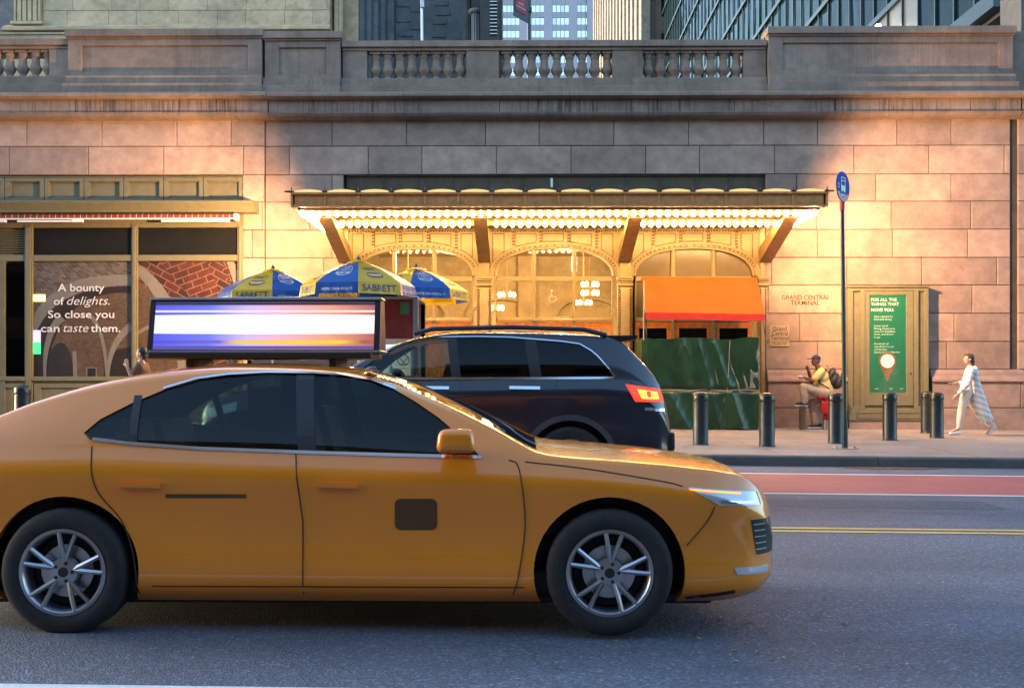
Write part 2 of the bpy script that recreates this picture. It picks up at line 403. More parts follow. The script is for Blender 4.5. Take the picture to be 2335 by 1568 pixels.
mb.build('dry_leaf_litter', pbr('dry_leaf', (.40,.27,.13), .8, var=.4, scale=20), kind='stuff', label='small dry leaf flecks scattered over the asphalt near the taxi', cat='litter')

# ------------------------------------------------------------------ the station building: block wall, mouldings, parapet
WY = 26.0
X = lambda px, Y=WY: P(px, 500, Y).x
Z = lambda py, Y=WY: P(1190, py, Y).z
ST = empty('station_building', (0, WY, 0), 'long pink marble station building with parapet and block wall facing the street', 'building')
def blocks(mb, x0, x1, zs, Y, L, seed, openings=(), c=.014, deep=.06):
    rr = random.Random(seed)
    for i in range(len(zs)-1):
        za, zb = zs[i], zs[i+1]; cuts = []
        x = x0-rr.uniform(.2, L*.6) if i % 2 else x0-L*.1
        while x < x1: cuts.append(x); x += L*rr.choice([.72, 1, 1, 1.06, 1.0])
        cuts.append(x1+5)
        for a, b_ in zip(cuts[:-1], cuts[1:]):
            segs = [(max(a, x0), min(b_, x1))]
            for xa, xb, oa, ob in openings:
                if ob <= za+.05 or oa >= zb-.05: continue
                new = []
                for s0, s1 in segs:
                    if xb <= s0 or xa >= s1: new.append((s0, s1)); continue
                    if s0 < xa: new.append((s0, xa))
                    if xb < s1: new.append((xb, s1))
                segs = new
            for s0, s1 in segs:
                if s1-s0 < .03: continue
                g = .0065; a0, a1, z0, z1 = s0+g, s1-g, za+g, zb-g; cc = min(c, (a1-a0)*.3)
                mb.add([(a0,Y+cc,z0),(a1,Y+cc,z0),(a1,Y+cc,z1),(a0,Y+cc,z1),(a0+cc,Y,z0+cc),(a1-cc,Y,z0+cc),(a1-cc,Y,z1-cc),(a0+cc,Y,z1-cc),
                        (a0,Y+deep,z0),(a1,Y+deep,z0),(a1,Y+deep,z1),(a0,Y+deep,z1)],
                       [(4,5,6,7),(0,1,5,4),(1,2,6,5),(2,3,7,6),(3,0,4,7),(8,9,1,0),(9,10,2,1),(10,11,3,2),(11,8,0,3)])
RX = X(2303)                       # right corner of the main wall
EX0, EX1, EZ1 = X(783), X(1745), Z(398)         # entrance opening
EXR0 = X(792)
SX1, SZ1 = X(554), Z(400)          # shopfront opening
zs = [Z(y) for y in (842, 779, 715, 651, 588, 524, 460, 398, 333, 272)]
XP = X(604)
mb = MB()
blocks(mb, XP+.003, RX, zs, WY, 1.82, 5, [(EX0, EX1, -1, zs[7])])
blocks(mb, -24, XP-.003, zs, WY-.05, 1.84, 8, [(-30, SX1, -1, zs[7])], deep=.11)
blocks(mb, X(2320), 24, zs, WY, 1.82, 15)
mb.build('block_wall', M['stone'], ST)
mb = MB()                          # core wall behind the blocks, with the openings left free
for x0, x1, z0, z1 in ((-24, SX1, SZ1, Z(223)), (SX1, EX0, -1, Z(223)), (EX0, EX1, EZ1, Z(223)), (EX1, 24, -1, Z(223))): mb.box(x0, x1, WY+.05, WY+.6, z0, z1)
mb.box(-24, 24, WY+.6, WY+8, Z(240), Z(228))    # roof deck
mb.build('core_wall', M['mortar'], ST)
# plinth with moulded ledge
def plinth(x0, x1, name='plinth'):
    mb = MB()
    mb.prism_x([(WY-.05, Z(842)), (WY-.07, Z(846)), (WY-.10, Z(849)), (WY-.12, Z(856)), (WY-.2, Z(863)), (WY-.22, Z(866)), (WY-.22, Z(870)), (WY+.04, Z(870)), (WY+.04, Z(842))], x0, x1)
    blocks(mb, x0, x1, [-.3, Z(929), Z(870)], WY-.17, 2.6, 4, deep=.2)
    return mb.build(name, M['stone_base'], ST)
plinth(EX1+.02, X(1935)); plinth(X(2118), RX+.35); plinth(SX1+.02, EX0-.02); plinth(X(2330), 24)
# water table, frieze, lower moulding
def band(x0, x1, dy=0):
    mb = MB(); mb.prism_x([(WY-.5+dy, Z(222)), (WY-.52+dy, Z(225)), (WY-.52+dy, Z(231)), (WY-.42+dy, Z(234)), (WY+.05, Z(234)), (WY+.05, Z(222))], x0, x1)
    mb.build('ledge', M['stone_grey'], ST)
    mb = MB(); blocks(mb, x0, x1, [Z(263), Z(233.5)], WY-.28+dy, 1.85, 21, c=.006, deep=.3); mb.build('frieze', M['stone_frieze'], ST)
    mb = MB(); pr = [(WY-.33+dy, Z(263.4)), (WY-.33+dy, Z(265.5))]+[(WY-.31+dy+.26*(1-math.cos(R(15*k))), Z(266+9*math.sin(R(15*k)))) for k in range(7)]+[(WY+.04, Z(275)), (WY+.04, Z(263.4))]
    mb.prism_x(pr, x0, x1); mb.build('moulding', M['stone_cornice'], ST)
XM = X(618)
band(-24, XM-.01, -.06); band(XM, X(2316)); band(X(2318.5), 24)
# parapet
PAR = MB()
def steps(x0, x1, dy=0, o=0):
    PAR.bbox(x0, x1, WY-.18+dy, WY+.45, Z(203+o), Z(183+o), .012); PAR.bbox(x0-.03*(dy!=0), x1+.03*(dy!=0), WY-.30+dy, WY+.45, Z(222), Z(203+o), .012)
def pier(x0, x1, dy, top, o=0, jo=()):
    steps(x0, x1, dy, o)
    PAR.box(x0+.02, x1-.02, WY+.0+dy, WY+.42, Z(183+o), Z(top+18))
    f0, f1 = Z(176+o), Z(top+16); yb, yf = WY-.0+dy, WY-.055+dy; fr = .36
    PAR.bbox(x0+.015, x0+fr, yf, yb+.01, Z(183+o), f1, .012); PAR.bbox(x1-fr, x1-.015, yf, yb+.01, Z(183+o), f1, .012)
    PAR.bbox(x0+fr, x1-fr, yf, yb+.01, f1-.2, f1, .012); PAR.bbox(x0+fr, x1-fr, yf, yb+.01, Z(183+o), Z(172+o), .008)
    PAR.bbox(x0-.03, x1+.03, WY-.16+dy, WY+.5, Z(top+16), Z(top), .015); PAR.bbox(x0-.0, x1+.0, WY-.10+dy, WY+.47, Z(top+20), Z(top+16), .008)
pier(X(160), X(602), -.12, 72, -5); pier(X(604.5), X(779), -.06, 76); pier(X(1747), X(2304), -.10, 70, -4); PAR.bbox(X(2305), 24, WY+.05, WY+.5, Z(222), Z(74), .01)
def rail_bay(x0, x1, piers, n_bal, o=0):
    steps(x0, x1, 0, o)
    PAR.bbox(x0, x1, WY-.10, WY+.42, Z(109+o), Z(95+o), .012); PAR.bbox(x0, x1, WY-.03, WY+.36, Z(116+o), Z(109+o), .008)
    for a, b_ in piers: PAR.bbox(a, b_, WY+.0, WY+.35, Z(183+o), Z(116+o), .008)
cb = [(781, 836), (1063, 1137), (1396, 1465), (1695, 1746)]
rail_bay(X(780), X(1746), [(X(a), X(b_)) for a, b_ in cb], 0)
rail_bay(-24, X(159), [(X(112), X(159)), (X(-260), X(-200)), (-24, X(-460))], 0, -7)
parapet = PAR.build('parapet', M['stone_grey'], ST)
def baluster_mb():
    mb = MB(); H = Z(117)-Z(183)
    mb.box(-.13, .13, -.13, .13, 0, .055); mb.box(-.135, .135, -.135, .135, H-.05, H)
    pr = [(.105,.055),(.11,.075),(.095,.09),(.075,.11),(.085,.15),(.12,.2),(.145,.245),(.148,.28),(.138,.31),(.135,.325),(.118,.335),(.11,.35),(.098,.42),(.09,.5),(.092,.535),(.105,.545),(.105,.56),(.098,.57),(.108,.585),(.118,H-.05)]
    mb.lathe(pr, n=14); return mb
bal = baluster_mb().build('baluster', M['stone_grey'], None, smooth=40)
first = True
def put_bal(px, o=0):
    global first
    b_ = bal if first else bal.copy()
    if not first: COL.objects.link(b_)
    first = False
    b_.parent = parapet; b_.location = Vector((X(px), WY+.17, Z(183+o)))-ORG[ST]; ORG[b_] = Vector()
for i in range(8): put_bal(855+27.6*i+ (0))
for i in range(9): put_bal(1154+28.9*i)
for i in range(8): put_bal(1478+29.0*i)
for i in range(5): put_bal(-14+29.5*i, -7)
for i in range(4): put_bal(-180+29.5*i, -7)
# carved inscription
M['carved'] = pbr('carved_red_letters', (.05,.018,.01), .8, var=.3)
mb = MB()
for s_, cx_, cy_, w_ in (('GRAND CENTRAL', 1836, 679, 108), ('TERMINAL', 1835, 691.5, 66)):
    put_text(mb, s_, .155, lambda a, b_, cx_=cx_, cy_=cy_: (X(cx_)+a, WY-.004, Z(cy_)+b_), wid=w_*WY/FPX, bold=.011)
mb.build('inscription', M['carved'], ST)
# brass plaque
PQ = empty('wall_plaque', (X(1776), WY, Z(791)), 'small tan plaque with black lettering screwed to the wall beside the entrance', 'sign')
mb = MB(); mb.bbox(X(1754), X(1798.5), WY-.03, WY+.0, Z(790), Z(742), .008); mb.build('plate', pbr('tan_plate', (.40,.29,.15), .5, 0, .1), PQ)
mb = MB()
for i, s_ in enumerate(('Grand', 'Central', 'Terminal')):
    put_text(mb, s_, .155, lambda a, b_, i=i: (X(1776.5)+a, WY-.033, Z(750.5+10.3*i)+b_), bold=.007, wid=(.34, .40, .455)[i]*.98)
for i, s_ in enumerate(('Open From 5:30am', 'To 1:30am Daily')):
    put_text(mb, s_, .05, lambda a, b_, i=i: (X(1776.5)+a, WY-.033, Z(780+4.4*i)+b_), bold=.015, wid=(.40, .34)[i])
mb.build('lettering', M['black'], PQ)

# ------------------------------------------------------------------ advert case on the wall
AY = WY-.28
AC = empty('advert_case', (X(2026, AY), AY, sw(X(2026), 25.7)), 'tall olive framed advert case with green poster standing against the wall', 'advert case')
ax = lambda p: X(p, AY); az = lambda p: Z(p, AY)
mb = MB()
mb.box(ax(1934), ax(2117), AY+.06, WY+.06, az(958), az(655))
mb.bbox(ax(1932), ax(2120), AY-.04, WY+.06, az(656), az(652), .01)
for a, b_ in ((1934, 1945), (1962, 1972), (2084, 2094), (2108, 2117)): mb.bbox(ax(a), ax(b_), AY, AY+.08, az(932), az(656), .01)
mb.bbox(ax(1945), ax(2108), AY+.003, AY+.08, az(664), az(656), .008)
for a, b_ in ((1945, 1962), (2094, 2108)): mb.bbox(ax(a), ax(b_), AY+.003, AY+.08, az(932), az(926), .006)
mb.bbox(ax(1934), ax(2117), AY-.02, AY+.08, az(958), az(932), .012)
for a, b_, c_, d_ in ((1953, 2098, 941, 939), (1953, 2098, 953, 951), (1953, 1955, 953, 939), (2096, 2098, 953, 939)): mb.bbox(ax(a), ax(b_), AY-.035, AY-.01, az(c_), az(d_), .004)
mb.build('case_frame', M['olive'], AC)
mb = MB()
for a, b_, c_, d_ in ((1972, 1983, 924, 664), (2066, 2083, 924, 664), (1983, 2066, 673, 664), (1983, 2066, 924, 895)): mb.bbox(ax(a), ax(b_), AY+.02, AY+.075, az(c_), az(d_), .008)
dr = mb.build('case_door', M['olive'], AC)
mb = MB(); mb.lathe([(.018, -.012), (.018, .01)], (ax(2076.5), AY+.015, az(851)), 10, 'y'); mb.build('lock', M['black'], dr)
mb = MB(); mb.box(ax(1983), ax(2066), AY+.036, AY+.042, az(895), az(673))
M['poster_green'] = pbr('green_poster', (.016,.145,.082), .3, 0, .1, 1.2)
po = mb.build('poster', M['poster_green'], AC)
mb = MB(); yy = AY+.0325; cxp = ax(2023)
put_text(mb, 'FOR ALL THE\nTHINGS THAT', .105, lambda a, b_: (ax(1986)+a, yy, az(689)+b_), align='LEFT', bold=.002)
put_text(mb, 'MOVE YOU.', .105, lambda a, b_: (ax(1986)+a, yy, az(707)+b_), align='LEFT', bold=.012)
mb.build('headline', M['white'], po)
mb = MB()
for y0, txt in ((721.5, 'New options for\nfood and dining'), (742, 'Lower Level\nDining Concourse\nopen for breakfast,\nlunch, and drinks\nto go'), (783, 'Hundreds of\ningredients in our\nworld-class\nGrand Central Market')):
    n = txt.count('\n')
    put_text(mb, txt, .068, lambda a, b_, y0=y0, n=n: (ax(1993)+a, yy, az(y0+n*3.45)+b_), align='LEFT', bold=.004)
for px in (1999, 2032, 2056): mb.box(ax(px-4), ax(px+4), yy, yy+.002, az(886.5), az(885))
mb.build('small_print', pbr('pale_green_print', (.45,.58,.48), .5), po)
mb = MB(); pn = [(ax(2024)+math.cos(R(a))*.215, az(823)+math.sin(R(a))*.215) for a in range(-22, 203, 9)]+[(ax(2024), az(869))]
mb.prism_y(pn, yy-.001, yy+.002); mb.build('map_pin', pbr('brown_pin', (.17,.095,.045), .5), po)
mb = MB(); mb.prism_y([(ax(2024)+math.cos(R(a))*.165, az(823)+math.sin(R(a))*.165) for a in range(0, 360, 10)], yy-.003, yy-.001); mb.build('pin_disc', M['white'], po)
mb = MB(); mb.box(ax(1984), ax(2065), AY+.023, AY+.025, az(894), az(674)); mb.build('pane', glass('case_glass', (.98,.99,.985), .02, 1.3), AC)
mb = MB(); mb.box(ax(1936), ax(2116), AY+.01, WY+.06, -.2, az(958.5)); mb.build('stone_base', M['stone_base'], AC)

# ------------------------------------------------------------------ shopfront
SY = WY-.06
SF = empty('shopfront', (X(280), SY, sw(X(280), SY)), 'olive painted shopfront with dark transoms and poster windows', 'shopfront')
sx = lambda p: X(p, SY); sz = lambda p: Z(p, SY)
LX = -24
mb = MB()
mb.box(LX, sx(553), SY+.12, SY+.3, sz(462), sz(400.5))
mb.bbox(LX, sx(553.5), SY-.0, SY+.16, sz(401.8), sz(400), .004)
for i in range(-4, 6):
    a, b_ = 9.5+90.7*i, 9.5+90.7*(i+1)-1.6
    f = .075*90/ .9*0+9
    for u0, u1, v0, v1 in ((a, b_, 459, 450), (a, b_, 411, 402.5), (a, a+9, 450, 411), (b_-9, b_, 450, 411)): mb.bbox(sx(u0), sx(u1), SY+.03, SY+.13, sz(v0), sz(v1), .006)
    for u0, u1, v0, v1 in ((a+9, b_-9, 450, 448), (a+9, b_-9, 413, 411), (a+9, a+11, 448, 413), (b_-11, b_-9, 448, 413)): mb.bbox(sx(u0), sx(u1), SY+.06, SY+.13, sz(v0), sz(v1), .004)
mb.build('panel_row', M['olive'], SF)
mb = MB(); mb.prism_x([(SY-.55, sz(464)), (SY-.58, sz(467)), (SY-.56, sz(470)), (SY-.5, sz(476)), (SY-.42, sz(485)), (SY-.42, sz(488)), (SY+.1, sz(488)), (SY+.1, sz(461.5))], LX, sx(590))
mb.build('cornice', M['olive'], SF)
mb = MB(); mb.box(LX, sx(553), SY+.02, SY+.2, sz(517.5), sz(488))
for a, b_ in ((56, 73.5), (299, 313), (540.5, 553)): mb.bbox(sx(a), sx(b_), SY-.0, SY+.16, sz(968), sz(510), .012); mb.bbox(sx(a)+.04, sx(b_)-.04, SY-.03, SY+.05, sz(968), sz(516), .01)
for a, b_ in ((-190, -174), (-430, -414)): mb.bbox(sx(a), sx(b_), SY-.0, SY+.16, sz(968), sz(510), .012)
mb.bbox(LX, sx(553), SY+.012, SY+.14, sz(594), sz(580), .012); mb.bbox(LX, sx(553), SY-.02, SY+.17, sz(868), sz(858), .012)
mb.box(LX, sx(553), SY+.06, SY+.2, -.1, sz(867))
for a, b_ in ((-160, 54), (76, 298), (315, 540)):
    for u0, u1, v0, v1 in ((a, b_, 884, 874), (a, b_, 960, 950), (a, a+16, 950, 884), (b_-16, b_, 950, 884)): mb.bbox(sx(u0), sx(u1), SY+.02, SY+.07, sz(v0), sz(v1), .006)
mb.bbox(LX, sx(553), SY-.01, SY+.1, -.1, sz(962), .01)
mb.build('frame', M['olive'], SF)
M['roll_red'] = pbr('red_awning_cloth', (.22,.045,.03), .8, 0, .3, 12)
mb = MB(); mb.tube([(LX, SY-.24, sz(496)), (sx(545), SY-.24, sz(496))], .06, 12); ar = mb.build('awning_roll', M['roll_red'], SF)
mb = MB()
for i in range(70): mb.tube([(sx(545-14*i), SY-.24, sz(496)), (sx(545-14*i)-.01, SY-.24, sz(496))], .063, 12)
mb.box(LX, sx(545), SY-.32, SY-.29, sz(503.5), sz(500.5))
for a, b_ in ((52, 200), (377, 530), (-120, 26)):
    mb.box(sx(a), sx(b_-22), SY-.3, SY-.25, sz(509), sz(505)); mb.bbox(sx(b_-25), sx(b_), SY-.31, SY-.22, sz(509.5), sz(502.5), .01)
mb.bbox(sx(540), sx(549), SY-.33, SY-.1, sz(506), sz(490), .02)
mb.build('awning_arm', M['white'], ar)
mb = MB()
for i in range(10): mb.prism_x([(SY+.05, sz(524+5.4*i)), (SY+.12, sz(521+5.4*i)), (SY+.13, sz(521+5.4*i)), (SY+.06, sz(525.5+5.4*i))], LX, sx(57))
mb.box(LX, sx(57), SY+.13, SY+.15, sz(580), sz(518)); mb.build('louvre', M['olive'], SF)
M['glass_dark'] = glass('dark_window_glass', (.10,.105,.11), .03, 1.45); M['glass_shop'] = glass('shop_glass', (.97,.98,.97), .015, 1.38)
M['dark_panel'] = pbr('black_panel', (.012,.013,.012), .35, 0, .2, spec=.12)
for a, b_ in ((73.5, 299), (313, 540.5)):
    mb = MB(); mb.box(sx(a), sx(b_), SY+.07, SY+.09, sz(580), sz(517.5)); mb.build('transom_pane', M['dark_panel'], SF)
for a, b_ in ((73.5, 299), (313, 540.5), (-174, 9)):
    mb = MB(); mb.box(sx(a), sx(b_), SY+.05, SY+.056, sz(858), sz(594)); mb.build('window_pane', M['glass_shop'], SF)
mb = MB(); mb.box(sx(11), sx(56), SY+.05, SY+.056, sz(858), sz(598)); mb.build('door_pane', M['glass_dark'], SF)
mb = MB(); mb.bbox(sx(-4), sx(11), SY-.0, SY+.16, sz(968), sz(594), .01); mb.build('door_frame', pbr('dark_olive_paint', (.12,.115,.065), .5), SF)
mb = MB(); mb.box(LX, sx(553), SY+2.4, SY+2.5, -.1, sz(490)); mb.box(LX, sx(553), SY+.2, SY+2.5, -.1, .14); mb.box(sx(553)-.02, sx(553)+.02, SY+.2, SY+2.5, -.1, sz(490)); mb.build('back_room', M['dark'], SF)
# printed window posters
def brick_poster(name, c1, c2, mort, scale, rot, rowh=.25, bw=.5, ms=.02):
    m, t, b = nm(name); tc = N(t, 'TexCoord').outputs['Object']; mp = N(t, 'Mapping'); mp.inputs['Rotation'].default_value = (R(90), 0, 0); t.links.new(tc, mp.inputs['Vector'])
    m2 = N(t, 'Mapping'); m2.inputs['Rotation'].default_value = (0, 0, rot); t.links.new(mp.outputs[0], m2.inputs['Vector'])
    br = N(t, 'TexBrick', Scale=scale); br.inputs['Color1'].default_value = rgb(c1); br.inputs['Color2'].default_value = rgb(c2); br.inputs['Mortar'].default_value = rgb(mort)
    br.inputs['Mortar Size'].default_value = ms; br.inputs['Brick Width'].default_value = bw; br.inputs['Row Height'].default_value = rowh; t.links.new(m2.outputs[0], br.inputs['Vector'])
    o = mix(t, .75, br.outputs[0], ramp(t, noise(t, tc, 2.5, 6, .7), [(.3, [.5]*3), (.65, [1.25]*3)]).outputs[0], 'MULTIPLY')
    t.links.new(o, b.inputs['Base Color']); b.inputs['Roughness'].default_value = .5
    return m
M['vault'] = brick_poster('printed_vault_tiles', (.14,.078,.042), (.075,.036,.018), (.13,.095,.062), 7, .12, ms=.03)
M['vault_dark'] = brick_poster('printed_dark_bricks', (.03,.018,.014), (.02,.012,.01), (.035,.025,.02), 8, .25)
M['herring'] = brick_poster('printed_tile_pattern', (.24,.205,.16), (.04,.023,.015), (.14,.11,.085), 4.2, -.42, .22, .62, .06)
M['redbrick'] = brick_poster('printed_red_bricks', (.11,.03,.016), (.055,.018,.011), (.26,.125,.085), 2.6, .35, .42, .95, .028)
M['redbrick2'] = brick_poster('printed_red_bricks_turned', (.10,.027,.015), (.035,.014,.01), (.26,.125,.085), 2.6, -.5, .42, .95, .028)
M['arch_print'] = pbr('printed_cream_arch', (.21,.19,.16), .5, 0, .12, 6); M['print_dark'] = pbr('printed_shadow', (.022,.016,.014), .5, 0, .4, 4)
PY = SY+.085
WP = empty('window_poster', (X(280), PY, sz(858)), 'large printed poster of brick vaults with white slogan behind the shop windows', 'poster')
q = lambda x, y: (X(x, PY), Z(y, PY))
def flat(name, polys, mat, y, parent=WP):
    mb = MB()
    for pl in polys: mb.prism_y([q(*p) for p in pl], y, y+.002)
    return mb.build(name, mat, parent)
cv = lambda f, n=24: [f(i/n) for i in range(n+1)]
def bez(p, n=20):
    o = []
    for i in range(n+1):
        t = i/n; pts = [Vector(k) for k in p]
        while len(pts) > 1: pts = [a.lerp(b_, t) for a, b_ in zip(pts[:-1], pts[1:])]
        o.append(tuple(pts[0]))
    return o
flat('sheet', [[(73, 859), (299.5, 859), (299.5, 593), (73, 593)]], M['herring'], PY)
inner = bez([(73, 770), (110, 680), (190, 650), (299.5, 652)])
flat('vault_shade', [inner+[(299.5, 859), (73, 859)]], M['vault_dark'], PY-.003)
v2 = bez([(130, 760), (160, 690), (230, 660), (299.5, 668)])
flat('vault_field', [v2+[(299.5, 790), (250, 800), (235, 859), (110, 859), (118, 790)]], M['vault'], PY-.006)
flat('far_vault', [bez([(115, 859), (118, 745), (220, 700), (236, 859)])], M['vault'], PY-.008)
flat('far_opening', [bez([(107, 859), (105, 770), (165, 740), (168, 859)]), [(200, 859), (200, 838), (218, 838), (218, 859)]], M['print_dark'], PY-.010)
mb = MB()
def pstrip(pts, w, y): mb.strip([q(*p) for p in pts], [k*PY/FPX for k in w] if hasattr(w, '__len__') else w*PY/FPX, y, y+.002)
pstrip(bez([(71, 757), (108, 660), (195, 636), (300, 638)]), [30-14*abs(i/20-.55) for i in range(21)], PY-.012)
pstrip(bez([(103, 859), (100, 800), (112, 748), (142, 722)]), [6+.7*i for i in range(21)], PY-.0145)
pstrip(bez([(209, 722), (232, 745), (242, 800), (244, 859)]), [10-.2*i for i in range(21)], PY-.017)
pstrip(bez([(246, 859), (248, 800), (270, 765), (300, 742)]), [8+.5*i for i in range(21)], PY-.0195)
pstrip([(172, 859), (170, 800)], 9, PY-.012); pstrip([(198, 859), (198, 838), (220, 838), (220, 859)], 3, PY-.013)
mb.build('arch_ribs', M['arch_print'], WP)
mb = MB()
for (x_, y_, s_, it, w_) in ((186.5, 656, 'A bounty', 0, 107), (136, 687, 'of', 0, 24), (203, 686, 'delights.', .3, 98), (186.5, 717, 'So close you', 0, 152), (116, 749, 'can', 0, 43), (175, 748, 'taste', .3, 57), (242, 749, 'them.', 0, 68)):
    c = q(x_, y_)
    put_text(mb, s_, .26 if not it else .30, lambda a, b_, c=c: (c[0]+a, SY+.043, c[1]+b_), bold=.012 if not it else -.004, shear=it, wid=w_*PY/FPX)
mb.build('slogan', emit('white_print', (1,1,1), 0, (.62,.61,.59)), WP)
flat('brick_sheet', [[(313, 859), (541, 859), (541, 593), (313, 593)]], M['redbrick'], PY)
flat('brick_turned', [[(313, 593), (360, 593), (470, 720), (500, 859), (430, 859), (400, 720)], [(470, 593), (505, 593), (541, 690), (541, 760)]], M['redbrick2'], PY-.003)
flat('dark_vault', [bez([(313, 640), (380, 680), (420, 780), (425, 859)])+[(313, 859)]], M['vault'], PY-.006)
mb = MB()
pstrip(bez([(312, 612), (372, 655), (412, 740), (420, 859)]), [22+8*math.sin(i/20*3) for i in range(21)], PY-.009)
pstrip([(524, 593), (541.5, 645)], 16, PY-.009); pstrip(bez([(312, 760), (340, 740), (390, 730), (430, 700)]), 8, PY-.012)
mb.build('arch_ribs', M['arch_print'], WP)
# glowing panels added to stand in for reflections in the shop window
SC = empty('window_reflection', (X(84), SY+.05, sz(808)), 'small glowing green and violet panel standing in for a reflection in the slogan window', 'screen')
mb = MB(); mb.box(X(74), X(92.5), SY+.059, SY+.062, sz(806.5), sz(779)); mb.build('lower_half', emit('green_glow', (.03,.75,.13), .55, (.05,.3,.1)), SC)
mb = MB(); mb.box(X(74), X(92.5), SY+.059, SY+.062, sz(779), sz(752)); mb.build('upper_half', emit('violet_glow', (.5,.35,.8), .4, (.3,.2,.4)), SC)
mb = MB(); mb.box(X(75), X(103), SY+.058, SY+.062, sz(686), sz(670)); tag(mb.build('yellow_reflection', emit('yellow_glow', (.85,.62,.08), .7), origin=(X(89), SY+.06, sz(686))), 'small glowing yellow panel standing in for a reflection above the green and violet one', 'light')
# ------------------------------------------------------------------ entrance front: cast metal arches, windows, doors
EY = WY+.12
EF = empty('arched_entrance', (X(1264), EY, sw(X(1264), EY)), 'cream gold cast metal entrance screen with three wide arches and wooden doors', 'entrance')
ex = lambda p: X(p, EY); ez = lambda p: Z(p, EY); em = lambda p: p*EY/FPX
M['glass_lobby'] = glass('lobby_glass', (.93,.9,.82), .02, 1.45, .05)
M['pane_grey'] = pbr('opaque_grey_glass', (.16,.125,.075), .18, 0, .15, 1.5)  # opaque grey used for the third arch panes
def arc(cx, spring, a, b, n=36, e=2.25):
    o = []
    for i in range(n+1):
        t = math.pi*(1-i/n); c_, s_ = math.cos(t), math.sin(t)
        o.append((cx+a*math.copysign(abs(c_)**(2/e), c_), spring-b*abs(s_)**(2/e)))
    return o
bays = [(944, 785, 1104), (1264, 1104, 1424), (1582, 1424, 1745)]
plate = MB(); rivet = MB(); dark_edging = MB()
def rv(px, py, yo=0): rivet.lathe([(.022, 0), (.022, -.006), (.016, -.018), (.0, -.022)], (ex(px), EY+yo, ez(py)), 6, 'y')
TOP = 524
for cx_, bl, br in bays:
    A = arc(cx_, 628, 141, 66)
    pts = [(bl, 628)]+A+[(br, 628)]
    for (xa, ya), (xb, yb) in zip(pts[:-1], pts[1:]):
        if abs(xa-xb) < 1e-6: continue
        plate.add([(ex(xa),EY,ez(ya)),(ex(xb),EY,ez(yb)),(ex(xb),EY,ez(TOP)),(ex(xa),EY,ez(TOP))], [(0,1,2,3)])
    plate.strip([(ex(x_), ez(y_)) for x_, y_ in arc(cx_, 629, 147, 73)], em(4.5), EY-.09, EY+.02)
    plate.strip([(ex(x_), ez(y_)) for x_, y_ in arc(cx_, 629, 141, 68)], em(7), EY-.045, EY+.02)
    plate.strip([(ex(x_), ez(y_)) for x_, y_ in arc(cx_, 629, 135, 64)], em(5), EY-.02, EY+.25)
    dark_edging.strip([(ex(x_), ez(y_)) for x_, y_ in arc(cx_, 629, 150.3, 76)], em(1.5), EY-.02, EY+.01); dark_edging.strip([(ex(x_), ez(y_)) for x_, y_ in arc(cx_, 629, 137.3, 65.6)], em(1.0), EY-.05, EY-.03)
    for i, (x_, y_) in enumerate(arc(cx_, 629, 141.5, 68.5, 34)):
        if 2 < i < 32: rv(x_, y_, -.046)
    # panel battens with rivets
    for k, u in enumerate((-104, -45, 45-31+0, 45+31-0, 104)):
        pass
    for u in (-97, -36, 28, 92):
        x_ = cx_+u+4; yb = 629-73*(max(0, 1-abs((u+4)/147)**2.25))**(1/2.25)-3
        plate.box(ex(x_-2.6), ex(x_+2.6), EY-.05, EY+.01, ez(yb), ez(TOP))
        for yy in np.arange(530, yb-2, 7): rv(x_-1.5, yy, -.05); rv(x_+1.5, yy, -.05)
    for u in (-128, -66, -4, 60, 120):      # raised inner moulding of each spandrel panel
        x_ = cx_+u; yb = 629-73*(max(0, 1-abs(u/147)**2.25))**(1/2.25)-6
        if yb < 536: continue
        w_ = 24 if abs(u) < 110 else 13
        t2 = lambda px: 629-73*(max(0, 1-abs((px-cx_)/147)**2.25))**(1/2.25)-6
        q_ = [(ex(x_-w_), ez(533)), (ex(x_+w_), ez(533)), (ex(x_+w_), ez(max(536, t2(x_+w_)))), (ex(x_-w_), ez(max(536, t2(x_-w_)))), (ex(x_-w_), ez(533))]
        for a_, b2 in zip(q_[:-1], q_[1:]): dark_edging.strip([a_, b2], .02, EY-.014, EY+.01)
    plate.box(ex(bl), ex(br), EY-.035, EY+.01, ez(530.5), ez(TOP))
    for xx in np.arange(bl+12, br-10, 6.4): rv(xx, 527.5, -.035)
    # scroll ornaments at the springing
    for sgn in (-1, 1):
        c0 = (cx_+sgn*147, 632); sp = [(ex(c0[0]+sgn*(1.2+.55*k)*math.cos(k*.75)*1.0), EY-.07, ez(c0[1]-(1.0+.6*k)*math.sin(k*.75)*.9)) for k in range(11)]
        plate.tube(sp, .022, 6)
